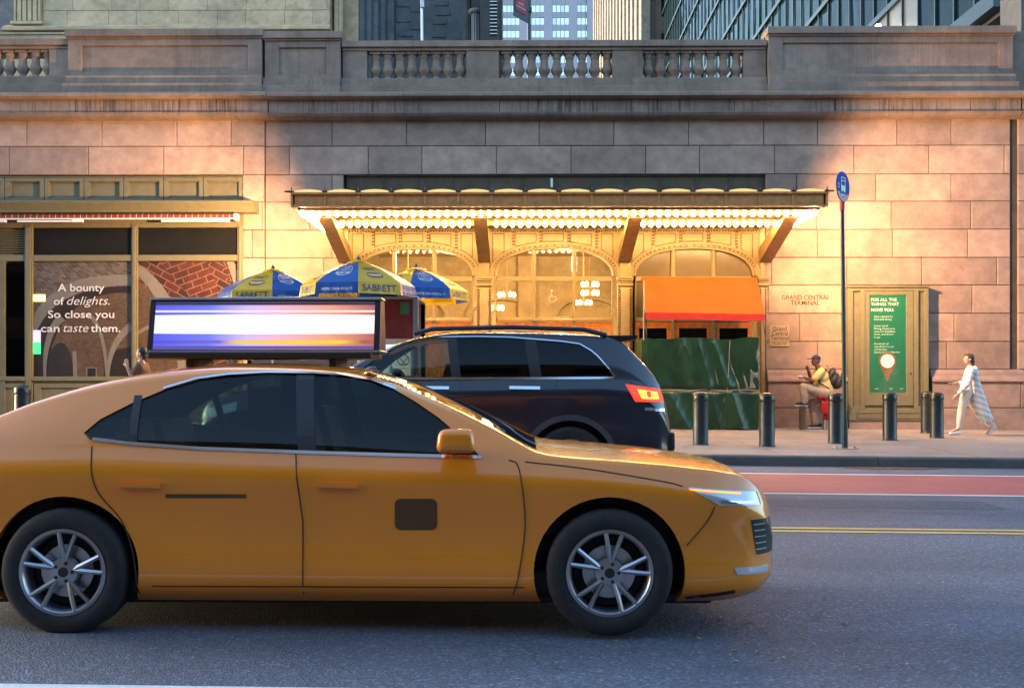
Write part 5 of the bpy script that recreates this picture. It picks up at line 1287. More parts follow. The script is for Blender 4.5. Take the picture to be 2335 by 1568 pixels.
    def patch(s, mb, c4, out=.004, nu=14, nz=4, sides=(-1, 1), deep=.02):   # closed thin piece lying on the side skin; c4 = four (u,z) corners
        a, b_, c, d = [Vector(p) for p in c4]
        for sg_ in sides:
            T = []; Bm = []
            for j in range(nz+1):
                for i in range(nu+1):
                    p = a.lerp(b_, i/nu).lerp(d.lerp(c, i/nu), j/nz); y = s.ys(p.x, p.y)
                    T.append(s.w(p.x, sg_*(y+out), p.y)); Bm.append(s.w(p.x, sg_*(y-deep), p.y))
            n = len(T); q = lambda j, i: j*(nu+1)+i
            fs = [(q(j,i), q(j,i+1), q(j+1,i+1), q(j+1,i)) for j in range(nz) for i in range(nu)]
            rim = [q(0,i) for i in range(nu+1)]+[q(j,nu) for j in range(1, nz+1)]+[q(nz,i) for i in range(nu-1, -1, -1)]+[q(j,0) for j in range(nz-1, 0, -1)]
            fs += [tuple(n+k for k in f) for f in fs]+[(rim[k], rim[(k+1)%len(rim)], n+rim[(k+1)%len(rim)], n+rim[k]) for k in range(len(rim))]
            mb.add(T+Bm, fs)
    def line(s, mb, pts, w, out=.004, sides=(-1, 1), deep=.004):
        pts = [Vector(p) for p in pts]; n = len(pts)
        for i in range(n-1):
            d = (pts[i+1]-pts[i]).normalized(); nn = Vector((-d.y, d.x))*w/2
            s.patch(mb, (pts[i]-nn, pts[i+1]-nn, pts[i+1]+nn, pts[i]+nn), out, max(2, int((pts[i+1]-pts[i]).length/.05)), 1, sides, deep)
    def parts(s, name, mat, fn, smooth=None, parent=None):
        o = []
        for sg_ in (-1, 1):
            mb = MB(); fn(mb, (sg_,)); o.append(mb.build(name, mat, parent or s.root, smooth=smooth))
        return o
    def wheel(s, u, z, r, rim, w, y, label=None, spokes=5, mat=None):
        for sg_ in (-1, 1):
            c = s.w(u, sg_*y, z); o = sg_
            root = None
            mb = MB(); pr = [(rim, -w/2*.9), (rim+.015, -w/2), (r-.03, -w/2*1.02), (r-.008, -w/2*.86), (r, -w/2*.6), (r, w/2*.6), (r-.008, w/2*.86), (r-.03, w/2*1.02), (rim+.015, w/2), (rim, w/2*.9)]
            mb.lathe(pr+[pr[0]], c, 48, 'y', caps=False); ty = mb.build('wheel', M['rubber'], s.root, smooth=40)
            mb = MB(); f = o*w/2
            mb.lathe([(rim+.004, f*.98), (rim-.012, f*1.0), (rim-.022, f*.9), (rim-.03, f*.3), (rim-.03, -f*.9)], c, 48, 'y', caps=False)
            for k in range(spokes):
                a = 2*math.pi*k/spokes+.2
                for da, wd in ((-.13, .013), (.13, .013)):
                    ca, sa = math.cos(a+da*1.6), math.sin(a+da*1.6); cb2, sb = math.cos(a+da*.3), math.sin(a+da*.3)
                    p0 = c+Vector((cb2*.055, f*.72, sb*.055)); p1 = c+Vector((ca*(rim-.015), f*.9, sa*(rim-.015))); mb.tube([p0, p0.lerp(p1, .5)+Vector((0, f*.06, 0)), p1], [wd*1.2, wd, wd*.9], 6)
            mb.lathe([(.075, f*.55), (.07, f*.82), (.03, f*.88), (0, f*.88)], c, 24, 'y'); mb.build('rim', mat or M['alloy'], ty, smooth=40)
            mb = MB(); mb.lathe([(0, f*.1), (rim*.82, f*.1), (rim*.82, f*.0), (0, 0)], c, 32, 'y'); mb.build('brake_well', M['dark'], ty)
            mb = MB(); mb.lathe([(rim*.62, f*.36), (rim*.62, f*.30), (.05, f*.30), (.05, f*.36)], c, 32, 'y', caps=False); mb.lathe([(rim*.62, f*.36), (.05, f*.36)], c, 32, 'y', caps=False); mb.build('brake_disc', M['steel'], ty)
            mb = MB()
            for k in range(5): mb.tube([c+Vector((.045*math.cos(1.257*k), f*.8, .045*math.sin(1.257*k))), c+Vector((.045*math.cos(1.257*k), f*.9, .045*math.sin(1.257*k)))], .009, 6)
            mb.lathe([(.028, f*.8), (.024, f*.93), (0, f*.93)], c, 16, 'y'); mb.build('hub_cap', M['dark'], ty)
    def make_body(s, side, wind, rear, wheels, ra, paint, glassm, glass_rear=None, splits=(), front_glass=None):
        body = boolean(tmp_obj(s.loft(0)), tmp_obj(s.loft(.035, .10, s.L-.08)), 'DIFFERENCE')
        cut = MB()
        sp = s.side_prism(side, .25, 1.5); body = boolean(body, tmp_obj(sp), 'DIFFERENCE')
        def plan(q):   # q = u0,w0,u1,w1,zmin,zmax
            u0, w0, u1, w1, za, zb_ = q; mb = MB(); a = [s.w(u0,-w0,0), s.w(u1,-w1,0), s.w(u1,w1,0), s.w(u0,w0,0)]; mb.prism_z([(p.x, p.y) for p in a], za, zb_); return mb
        for q in (wind, rear): body = boolean(body, tmp_obj(plan(q)), 'DIFFERENCE')
        wc = MB()
        for u, z in wheels:
            for sg_ in (-1, 1):
                c = s.w(u, 0, z); wc.lathe([(0, sg_*.45), (ra, sg_*.45), (ra, sg_*1.4), (0, sg_*1.4)], c, 48, 'y')
        body = boolean(body, tmp_obj(wc), 'DIFFERENCE'); b_ = s.finish(body, 'body', paint)
        for u, z in wheels:
            c = s.w(u, 0, z); zl = max(-.9, (s.bot(u)+.03-z)/ra); a0 = math.asin(zl)
            arc_ = [(c.x+(ra+.01)*math.cos(a0+(math.pi-2*a0)*k/30), c.z+(ra+.01)*math.sin(a0+(math.pi-2*a0)*k/30)) for k in range(31)]
            for sg_ in (-1, 1):
                mb = MB(); ya, yb_ = s.Y0+sg_*.46, s.Y0+sg_*s.wid(u)*.93
                mb.prism_y(arc_, ya, ya+sg_*.01)
                for (xa, za), (xb, zb__) in zip(arc_[:-1], arc_[1:]): mb.quad((xa,ya,za), (xb,ya,zb__), (xb,yb_,zb__), (xa,yb_,za))
                mb.build('wheel_arch', M['black'], s.root)
        lim = [-9]+list(splits)+[99]
        for ua, ub in zip(lim[:-1], lim[1:]):
            poly = clip(clip(side, ua, 1), ub, -1)
            for sg_ in (-1, 1):
                mb = MB(); mb.prism_y([(s.X0+s.sgn*u, z) for u, z in poly], s.Y0+sg_*.25, s.Y0+sg_*1.5)
                s.finish(boolean(s.shell(.008, .014), tmp_obj(mb), 'INTERSECT'), 'side_window', front_glass if (front_glass and ua == -9) else glassm)
        for nm_, q, gm in (('windscreen', wind, glassm), ('rear_window', rear, glass_rear or glassm)): s.finish(boolean(s.shell(.006, .012), tmp_obj(plan(q)), 'INTERSECT'), nm_, gm)
        return b_
def seat(car, u, y, z, mat, w=.5, back=.62):
    mb = MB(); s = car; a = s.w(u, y, z)
    mb.bbox(a.x-.27, a.x+.27, a.y-w/2, a.y+w/2, a.z-.14, a.z, .05)
    d = s.sgn; pr = [(a.x+d*.16, a.z-.05), (a.x+d*.32, a.z-.05), (a.x+d*.44, a.z+back), (a.x+d*.33, a.z+back)]; mb.prism_y(pr, a.y-w/2+.02, a.y+w/2-.02)
    mb.bbox(a.x+d*.40-.05, a.x+d*.40+.05, a.y-.13, a.y+.13, a.z+back+.02, a.z+back+.2, .04); mb.tube([(a.x+d*.4, a.y-.06, a.z+back-.02), (a.x+d*.4, a.y-.06, a.z+back+.05)], .008, 6); mb.tube([(a.x+d*.4, a.y+.06, a.z+back-.02), (a.x+d*.4, a.y+.06, a.z+back+.05)], .008, 6)
    return mb.build('seat', mat, car.root, smooth=40)
def carpaint(name, c, coat=1, rough=.32, metal=0, flake=0):
    m, t, b = nm(name); v = N(t, 'TexCoord').outputs['Object']; n = noise(t, v, 1.4, 5)
    t.links.new(ramp(t, n, [(.3, [x*.93 for x in c]), (.7, [x*1.04 for x in c])]).outputs[0], b.inputs['Base Color']); b.inputs['Roughness'].default_value = rough; b.inputs['Metallic'].default_value = metal
    b.inputs['Coat Weight'].default_value = coat; b.inputs['Coat Roughness'].default_value = .04
    n2 = noise(t, v, 5, 3); rr = N(t, 'MapRange'); rr.inputs[3].default_value = .02; rr.inputs[4].default_value = .10; t.links.new(n2, rr.inputs[0]); t.links.new(rr.outputs[0], b.inputs['Coat Roughness'])
    return m
# --- the yellow taxi, front to the right
M['taxi'] = carpaint('taxi_yellow_paint', (.86,.25,.004)); M['seat_dark'] = pbr('dark_vinyl', (.03,.03,.032), .6)
M['car_glass'] = glass('tinted_car_glass', (.50,.58,.56), .02, 1.42)
TXF, TYC = 1.315, 6.12
TXg = gz(-.9)
TX = empty('taxi', (TXF-2.3, TYC, TXg), 'orange yellow taxi saloon carrying a lit advert sign on its roof', 'taxi')
top = [(0,.62),(.03,.69),(.10,.775),(.22,.842),(.5,.882),(.8,.910),(1.1,.932),(1.2,.945),(1.45,1.075),(1.75,1.215),(2.05,1.33),(2.3,1.376),(2.6,1.393),(2.85,1.396),(3.15,1.378),(3.45,1.33),(3.8,1.228),(4.1,1.10),(4.25,1.045),(4.4,1.03),(4.53,1.01),(4.58,.97),(4.61,.88)]
belt = [(0,.5),(.08,.66),(.2,.755),(.5,.83),(.9,.88),(1.3,.905),(2.0,.928),(2.9,.955),(3.5,.972),(4.2,.965),(4.45,.94),(4.61,.80)]
bot = [(0,.30),(.12,.22),(.35,.19),(4.2,.20),(4.45,.24),(4.61,.36)]
wid = [(0,.52),(.03,.62),(.09,.71),(.2,.79),(.4,.845),(.8,.868),(1.4,.872),(3.6,.872),(4.1,.85),(4.4,.79),(4.55,.71),(4.61,.62)]
tx_ = Car(TX, TXF, TYC, -1, 4.61, top, belt, bot, wid, .47)
dlo = tx_.uz([(1098,1038),(1060,1000),(1000,952),(945,916),(893,887),(840,866),(780,855),(700,850),(600,849),(510,854),(440,864),(370,886),(300,918),(235,955),(205,985),(222,1000),(300,1007),(450,1018),(700,1027),(900,1033)], 5.40)
UF, UR, WZ = .883, .883+2.706, TXg+.315
tx_.make_body(dlo, (1.24, .66, 2.17, .50, .90, 1.6), (3.42, .46, 4.16, .56, 1.0, 1.6), [(UF, WZ), (UR, WZ)], .375, M['taxi'], M['car_glass'], splits=(tx_.uz([(698,940)],5.42)[0][0], tx_.uz([(317,955)],5.42)[0][0]))
tx_.wheel(UF, WZ, .315, .212, .20, .772); tx_.wheel(UR, WZ, .315, .212, .20, .772)
def f_(mb, sd):
    tx_.line(mb, tx_.uz([(1098,1040),(900,1035),(700,1029),(450,1020),(300,1009),(215,999)], 5.33), .016, .006, sd)
tx_.parts('sill_trim', M['chrome'], f_)
def f_(mb, sd):
    tx_.line(mb, tx_.uz([(900,885),(840,863.5),(780,852.5),(700,847.5),(600,846.5),(510,851.5),(440,861.5),(370,884)], 5.45), .010, .004, sd)
tx_.parts('roof_trim', M['chrome'], f_)
for a, b_ in (((706,1029),(690,846)), ((312,1010),(322,900))):
    (ua, za), (ub, zb_) = tx_.uz([a], 5.36)[0], tx_.uz([b_], 5.48)[0]; wv = .045 if a[0] > 500 else .02
    tx_.parts('window_pillar', M['black'], lambda mb, sd: tx_.patch(mb, ((ua+wv, za), (ua-wv, za), (ub-wv, zb_), (ub+wv, zb_)), .001, 4, 10, sd, .03))
M['seam'] = pbr('panel_gap', (.05,.022,.006), .8); M['decal'] = pbr('dark_decal', (.10,.042,.010), .5)
def cr(pts, n=8):           # smooth curve through points
    o = []; q_ = [Vector(p) for p in pts]; q_ = [q_[0]*2-q_[1]]+q_+[q_[-1]*2-q_[-2]]
    for i in range(1, len(q_)-2):
        for k in range(n):
            t = k/n; p0, p1, p2, p3 = q_[i-1:i+3]; o.append(tuple(.5*((2*p1)+(p2-p0)*t+(2*p0-5*p1+4*p2-p3)*t*t+(3*p1-p0-3*p2+p3)*t**3)))
    return o+[tuple(pts[-1])]
for pts in (cr([(1.36,.235),(1.33,.35),(1.30,.6),(1.33,.86),(1.38,.905)]), [(2.40,.235),(2.40,.6),(2.44,.935)], cr([(3.22,.24),(3.24,.42),(3.30,.60),(3.42,.76),(3.46,.97)]), tx_.uz([(1195,1339),(800,1337.5),(345,1336)], 5.26)):
    tx_.parts('panel_gap', M['seam'], lambda mb, sd: tx_.line(mb, pts, .0055, .003, sd))
for pts in ([(.36,.675),(.40,.60),(.50,.48)], [(.52,.775),(.62,.80),(1.0,.862),(1.3,.895)]): tx_.parts('panel_gap', M['seam'], lambda mb, sd: tx_.line(mb, cr(pts), .0045, .003, sd))
for u_ in (2.22, 3.2):
    hs = tx_.parts('door_handle', M['taxi'], lambda mb, sd: tx_.patch(mb, ((u_-.10,.768),(u_+.10,.772),(u_+.10,.795),(u_-.10,.79)), .022, 8, 2, sd), 50)
cx1, cz1 = tx_.uz([(948, 1172)], 5.26)[0]
def f_(mb, sd):             # round cornered door badge
    a, b_, r = .105, .078, .03
    for sg_ in sd:
        ring = [(cx1+math.copysign(a-r, math.cos(R(t)))+r*math.cos(R(t)), cz1+math.copysign(b_-r, math.sin(R(t)))+r*math.sin(R(t))) for t in range(5, 365, 10)]
        mb.add([tx_.w(u, sg_*(tx_.ys(u, z)+.002), z) for u, z in ring]+[tx_.w(cx1, sg_*(tx_.ys(cx1, cz1)+.002), cz1)], [(k, (k+1)%36, 36) for k in range(36)])
tx_.parts('door_badge', M['decal'], f_)
cx2, cz2 = tx_.uz([(470, 1131)], 5.26)[0]
tx_.parts('door_stripe', M['decal'], lambda mb, sd: tx_.patch(mb, ((cx2-.2, cz2-.008), (cx2+.2, cz2-.008), (cx2+.2, cz2+.012), (cx2-.2, cz2+.012)), .0015, 8, 1, sd, .004))
# side mirror, lamps
mc = P(1040, 1004, 5.16)
def f_(mb, sd):
    sg_ = sd[0]; c = Vector((mc.x, TYC+sg_*(TYC-mc.y), mc.z)); bm = bmesh.new(); bmesh.ops.create_cube(bm, size=1)
    for v in bm.verts: v.co = Vector((v.co.x*(.17 if v.co.z > 0 else .2)*(1 if v.co.y*sg_ > 0 else .9), v.co.y*.15, v.co.z*.115))
    bmesh.ops.bevel(bm, geom=bm.edges[:], offset=.045, segments=5, affect='EDGES', profile=.6); mb.bm(bm, 0, Matrix.Translation(c)); mb.tube([c+Vector((-.02,-sg_*.05,-.03)), c+Vector((-.02,-sg_*.18,-.06))], .022, 8)
tx_.parts('side_mirror', M['taxi'], f_, 50)
hl = tx_.uz([(1478,1112),(1600,1106),(1668,1112),(1672,1138),(1560,1142)], 5.35)
M['lamp_clear'] = pbr('clear_headlamp', (.55,.57,.6), .12, .3, .1, coat=1)
def f_(mb, sd): tx_.patch(mb, ((.50,.772),(.12,.735),(.10,.672),(.34,.680)), .004, 18, 6, sd)
hd_ = tx_.parts('headlight', M['lamp_clear'], f_, 50)
for h_, sg_ in zip(hd_, (-1, 1)):
    mb = MB(); tx_.patch(mb, ((.49,.764),(.22,.738),(.22,.730),(.48,.756)), .007, 10, 2, (sg_,)); mb.build('indicator', emit('amber_indicator', (1,.32,.02), .35, (.7,.25,.03)), h_)
    mb = MB(); tx_.patch(mb, ((.33,.706),(.14,.694),(.14,.682),(.33,.690)), .007, 10, 2, (sg_,)); mb.build('lamp_strip', M['chrome'], h_)
tx_.parts('tail_light', pbr('red_lens', (.3,.01,.01), .12, coat=1), lambda mb, sd: tx_.patch(mb, ((4.22,.93),(4.5,.90),(4.5,.78),(4.3,.79)), .004, 10, 4, sd))
tx_.parts('lower_intake', M['black'], lambda mb, sd: tx_.patch(mb, ((.17,.60),(.015,.60),(.015,.42),(.13,.42)), .002, 10, 5, sd))
for k in range(5): tx_.parts('intake_slat', M['chrome'], lambda mb, sd: tx_.line(mb, [(.155-.005*k,.575-.032*k),(.015,.575-.032*k)], .006, .006, sd))
tx_.parts('fog_lamp', M['lamp_clear'], lambda mb, sd: tx_.patch(mb, ((.26,.365),(.06,.36),(.06,.325),(.24,.33)), .004, 10, 3, sd))
mb = MB(); g = tx_.w(0, 0, 0)
mb.bbox(TXF-.03, TXF+.012, TYC-.42, TYC+.42, .36, .52, .02)
for k in range(5): mb.bbox(TXF+.0, TXF+.02, TYC-.40, TYC+.40, .375+.032*k, .387+.032*k, .004)
mb.build('grille', M['black'], TX)
mb = MB(); mb.bbox(TXF-.0, TXF+.022, TYC-.16, TYC+.16, .54, .60, .008); mb.build('number_plate', M['white'], TX)
mb = MB(); tx_.line(mb, [(.25,.245),(.5,.215)], .02, .003); mb.bbox(TXF-4.3, TXF-.35, TYC-.70, TYC+.70, TXg+.13, .22, .02); mb.build('underbody', M['black'], TX)
mb = MB(); mb.bbox(TXF-4.2, TXF-.75, TYC-.74, TYC+.74, .22, .34, .03); mb.bbox(TXF-1.55, TXF-1.05, TYC-.70, TYC+.70, .5, .90, .08); mb.bbox(TXF-4.1, TXF-3.7, TYC-.68, TYC+.68, .4, .93, .06); mb.build('cabin_floor', M['seat_dark'], TX)
mb = MB(); c = tx_.w(1.72, .34, .86); mb.tube([c+Vector((.08*math.cos(a)*.4, .17*math.sin(a), .16*math.cos(a))) for a in [R(20*k) for k in range(19)]], .014, 8); mb.build('steering_wheel', M['black'], TX, smooth=50)
for y_ in (-.36, .36): seat(tx_, 2.15, y_, .52, M['seat_dark'])
seat(tx_, 3.1, -.36, .52, M['seat_dark'], .62, .55); seat(tx_, 3.1, .36, .52, M['seat_dark'], .62, .55)
mb = MB(); c = tx_.w(2.72, 0, .95); mb.bbox(c.x-.02, c.x+.02, c.y-.6, c.y+.6, .5, 1.26, .01); mb.build('partition', M['car_glass'], TX)
# roof sign
sc_, sf = P(600, 681, TYC-.14), P(600, 806, TYC-.14)
SL, zt_, zb_ = .63, sc_.z, sf.z
mb = MB(); cx_ = sc_.x
pr = [(TYC-.13, zb_), (TYC-.145, zb_+.02), (TYC-.085, zt_-.012), (TYC-.07, zt_), (TYC+.07, zt_), (TYC+.085, zt_-.012), (TYC+.145, zb_+.02), (TYC+.13, zb_)]
mb.prism_x(pr, cx_-SL, cx_+SL)
for sg_ in (-1, 1): mb.prism_x(pr[::-1], cx_+sg_*(SL+.012)-.012, cx_+sg_*(SL+.012)+.012)
sgn_ = mb.build('roof_sign', M['black'], TX)
mb = MB()
for u_ in (-.4, .4): mb.bbox(cx_+u_-.02, cx_+u_+.02, TYC-.2, TYC+.2, 1.37, zb_+.01, .008)
mb.bbox(cx_-.62, cx_+.62, TYC-.24, TYC+.24, zb_-.03, zb_+.008, .01); mb.build('roof_bar', M['black'], sgn_)
mb = MB(); mb.bbox(cx_-SL-.03, cx_+SL+.03, TYC-.09, TYC+.09, zt_-.004, zt_+.012, .006); mb.bbox(cx_-SL-.03, cx_+SL+.03, TYC-.155, TYC+.155, zb_+.002, zb_+.02, .006); mb.build('sign_trim', M['chrome'], sgn_)
def ad_mat():
    m, t, b = nm('lit_advert'); g = N(t, 'TexCoord').outputs['Generated']; s_ = N(t, 'SeparateXYZ'); t.links.new(g, s_.inputs[0]); x_, z_ = s_.outputs[0], s_.outputs[2]
    hue = ramp(t, x_, [(0, (.10,.10,.85)), (.25, (.16,.2,.95)), (.42, (.65,.5,.95)), (.6, (.95,.45,.55)), (.8, (.9,.35,.2)), (1, (.45,.12,.12))]).outputs[0]
    cen = ramp(t, x_, [(0, (.35,.35,1)), (.16, (.8,.78,1)), (.3, (1,1,1)), (.75, (1,.98,.95)), (.9, (.95,.75,.65)), (1, (.6,.4,.35))]).outputs[0]
    yel = ramp(t, x_, [(0, (.08,.08,.6)), (.3, (.2,.12,.6)), (.38, (.85,.6,.03)), (.85, (.95,.65,.02)), (.95, (.35,.12,.05))]).outputs[0]
    f = lambda a, b_: ramp(t, z_, [(a-.01, (0,0,0)), (a+.01, (1,1,1)), (b_-.01, (1,1,1)), (b_+.01, (0,0,0))]).outputs[0]
    o = mix(t, f(.33, .72), hue, cen); o = mix(t, f(.12, .19), o, yel); o = mix(t, f(.0, .07), o, (.10,.08,.35)); o = mix(t, f(.78, .82), o, (.95,.8,.85)); o = mix(t, f(.93, 1.1), o, (.03,.025,.06))
    st = N(t, 'MapRange'); t.links.new(f(.33, .72), st.inputs[0]); st.inputs[3].default_value = .17; st.inputs[4].default_value = .42
    b.inputs['Base Color'].default_value = (.05,.05,.05,1); t.links.new(o, b.inputs['Emission Color']); t.links.new(st.outputs[0], b.inputs['Emission Strength']); b.inputs['Roughness'].default_value = .15
    return m
M['advert'] = ad_mat()
for sg_ in (-1, 1):
    mb = MB(); a, b_ = (TYC+sg_*.1455, zb_+.024), (TYC+sg_*.0865, zt_-.014)
    q_ = [(cx_-SL+.008, a[0], a[1]), (cx_+SL-.008, a[0], a[1]), (cx_+SL-.008, b_[0], b_[1]), (cx_-SL+.008, b_[0], b_[1])]; q2 = [(x_, y_-sg_*.02, z_) for x_, y_, z_ in q_]
    mb.add(q_+q2, [(0,1,2,3),(7,6,5,4),(0,4,5,1),(1,5,6,2),(2,6,7,3),(3,7,4,0)]); mb.build('screen', M['advert'], sgn_)
# --- the dark blue estate car behind, front to the left
M['navy'] = carpaint('navy_paint', (.006,.010,.020), .8, .3); M['suv_glass'] = glass('smoked_glass', (.07,.075,.08), .02, 1.42); M['suv_front'] = glass('front_glass', (.62,.66,.64), .02, 1.42)
SXF, SYC = -3.5, 12.1; SVg = gz(-1)
SV = empty('estate_car', (SXF+2.55, SYC, SVg), 'dark navy sport utility car with silver trim and lit red tail light behind the taxi', 'car')
top = [(0,.78),(.04,.92),(.12,1.06),(.3,1.14),(.7,1.19),(1.15,1.24),(1.35,1.28),(1.6,1.42),(1.95,1.615),(2.2,1.725),(2.5,1.80),(2.9,1.835),(3.5,1.832),(4.0,1.818),(4.45,1.785),(4.58,1.715),(4.72,1.58),(4.88,1.40),(4.97,1.25),(5.03,1.05),(5.08,.8),(5.1,.7)]
belt = [(0,.6),(.08,.88),(.25,1.0),(.6,1.09),(1.2,1.16),(1.7,1.24),(2.4,1.29),(3.5,1.315),(4.3,1.325),(4.6,1.30),(4.85,1.16),(5.0,.95),(5.1,.62)]
bot = [(0,.42),(.15,.34),(.5,.30),(4.5,.32),(4.8,.38),(5.1,.48)]
wid = [(0,.66),(.05,.76),(.15,.85),(.35,.92),(.8,.97),(1.3,.985),(4.5,.985),(4.8,.965),(4.95,.93),(5.04,.86),(5.1,.76)]
sv = Car(SV, SXF, SYC, 1, 5.1, top, belt, bot, wid, .26)
sdlo = sv.uz([(806,860),(830,838),(860,814),(900,790),(941,774),(1000,770),(1090,769),(1160,770.5),(1217,775),(1280,780),(1321,786),(1345,800),(1359,813),(1385,842),(1396,859)], 11.25)
SUF, SUR, SWZ = .98, 4.0, SVg+.39
sv.make_body(sdlo, (1.40, .80, 2.25, .68, 1.26, 2.0), (4.60, .62, 4.87, .66, 1.36, 1.72), [(SUF, SWZ), (SUR, SWZ)], .455, M['navy'], M['suv_glass'], M['suv_glass'], splits=(sv.uz([(1035,815)],11.25)[0][0], sv.uz([(1215,815)],11.25)[0][0]), front_glass=M['suv_front'])
for u_ in (SUF, SUR): sv.wheel(u_, SWZ, .39, .255, .24, .86)
sv.parts('sill_trim', M['chrome'], lambda mb, sd: sv.line(mb, sv.uz([(806,861.5),(1000,862.5),(1200,862),(1398,861)], 11.2), .024, .008, sd))
sv.parts('window_trim', M['chrome'], lambda mb, sd: sv.line(mb, sv.uz([(860,812),(900,787.5),(941,771.5),(1000,767.5),(1090,766.5),(1160,768),(1217,772.5),(1280,777.5),(1321,783.5),(1347,799),(1361,811),(1387,841),(1400,860)], 11.3), .011, .006, sd))
for a, b_, wv in (((1222,861),(1208,772),.06), ((1040,861),(1030,770),.05)):
    (ua, za), (ub, zb2) = sv.uz([a], 11.2)[0], sv.uz([b_], 11.3)[0]; sv.parts('window_pillar', M['black'], lambda mb, sd: sv.patch(mb, ((ua-wv, za), (ua+wv, za), (ub+wv, zb2), (ub-wv, zb2)), .0, 4, 8, sd, .04))
u_, z_ = sv.uz([(1196, 883)], 11.1)[0]; u2 = u_-.95
for uu in (u_, u2): sv.parts('door_handle', M['chrome'], lambda mb, sd: sv.patch(mb, ((uu-.16,z_-.016),(uu+.16,z_-.020),(uu+.16,z_+.012),(uu-.16,z_+.016)), .03, 10, 2, sd), 50)
for pts in ([(u_+.24,.42),(u_+.22,.8),(u_+.30,1.0),(u_+.34,1.3)], [(u2+.30,.4),(u2+.28,1.3)], [(1.55,.4),(1.5,1.2)], [(4.62,1.28),(4.78,1.22),(4.80,.95)]): sv.parts('panel_gap', M['black'], lambda mb, sd: sv.line(mb, pts, .006, .0012, sd))
for cu in (SUF, SUR): sv.parts('arch_flare', pbr('grey_cladding', (.05,.055,.065), .45), lambda mb, sd: sv.line(mb, [(cu+.485*math.cos(R(a)), SWZ+.485*math.sin(R(a))) for a in range(8, 173, 6)], .06, .028, sd), 40)
sv.parts('sill_cladding', M['black'], lambda mb, sd: sv.line(mb, [(1.5,.40),(3.5,.40)], .10, .02, sd))
sv.parts('roof_rail', M['navy'], lambda mb, sd: mb.tube([sv.w(2.35, sd[0]*.74, 1.79), sv.w(2.55, sd[0]*.73, 1.845), sv.w(3.4, sd[0]*.73, 1.862), sv.w(4.15, sd[0]*.74, 1.838), sv.w(4.4, sd[0]*.75, 1.775)], .026, 10), 50)
mb = MB(); a = sv.w(4.42, 0, 1.775); pr = [(4.38,1.775),(4.74,1.775),(4.72,1.735),(4.5,1.70)]; mb.prism_y([(SXF+u, z) for u, z in pr], SYC-.70, SYC+.70); mb.build('spoiler', M['navy'], SV)
M['tail_red'] = emit('red_tail_lens', (1,.03,.01), .45, (.4,.01,.01))
tls = sv.parts('tail_light', M['tail_red'], lambda mb, sd: sv.patch(mb, [(4.58,1.255),(4.98,1.20),(5.02,1.07),(4.68,1.075)], .012, 14, 5, sd), 50)
for t_, sg_ in zip(tls, (-1, 1)):
    mb = MB(); sv.patch(mb, [(4.70,1.205),(4.92,1.175),(4.94,1.10),(4.75,1.105)], .018, 10, 4, (sg_,)); mb.build('lit_lens', emit('amber_lit_lens', (1,.20,.015), 1.0, (.6,.15,.02)), t_, smooth=50)
    mb = MB(); sv.patch(mb, [(4.80,1.185),(4.85,1.18),(4.85,1.12),(4.81,1.12)], .021, 4, 3, (sg_,)); mb.build('lens_divider', M['tail_red'], t_)
sv.parts('rear_trim', M['chrome'], lambda mb, sd: sv.line(mb, [(4.78,1.0),(5.0,.985)], .03, .01, sd))
mb = MB(); mb.bbox(SXF+5.06, SXF+5.09, SYC-.3, SYC+.3, .95, 1.0, .01); mb.build('hatch_handle', M['chrome'], SV)
mb = MB(); mb.bbox(SXF+5.02, SXF+5.115, SYC-.84, SYC+.84, .55, .75, .03); mb.build('rear_bumper', M['black'], SV)
mb = MB(); mb.bbox(SXF+5.08, SXF+5.12, SYC-.17, SYC+.17, .82, .92, .006); mb.build('number_plate', M['white'], SV)
sv.parts('headlight', M['lamp_clear'], lambda mb, sd: sv.patch(mb, ((.16,1.0),(.5,1.07),(.5,.98),(.2,.9)), .006, 10, 4, sd), 50)
mb = MB(); mb.bbox(SXF-.012, SXF+.03, SYC-.5, SYC+.5, .62, .76, .02); mb.build('grille', M['black'], SV)
def f_(mb, sd):
    sg_ = sd[0]; c = sv.w(1.95, sg_*1.08, 1.36); mb.ell(c, (.10,.10,.085), 18, 10); mb.tube([c+Vector((.02,-sg_*.08,-.03)), c+Vector((.02,-sg_*.2,-.06))], .03, 8)
sv.parts('side_mirror', M['navy'], f_, 60)
mb = MB(); mb.bbox(SXF+.6, SXF+4.7, SYC-.82, SYC+.82, SVg+.24, .5, .03); mb.bbox(SXF+1.3, SXF+1.75, SYC-.75, SYC+.75, .8, 1.25, .08); mb.bbox(SXF+.5, SXF+4.9, SYC-.8, SYC+.8, SVg+.2, .42, .03); mb.build('cabin_floor', M['seat_dark'], SV)
for y_ in (-.38, .38): seat(sv, 2.35, y_, .86, M['seat_dark'], .52, .62); seat(sv, 3.3, y_, .86, M['seat_dark'], .6, .58)
mb = MB(); c = sv.w(1.9, -.38, 1.15); mb.tube([c+Vector((.08*math.cos(a)*.4, .18*math.sin(a), .17*math.cos(a))) for a in [R(20*k) for k in range(19)]], .015, 8); mb.build('steering_wheel', M['black'], SV, smooth=50)
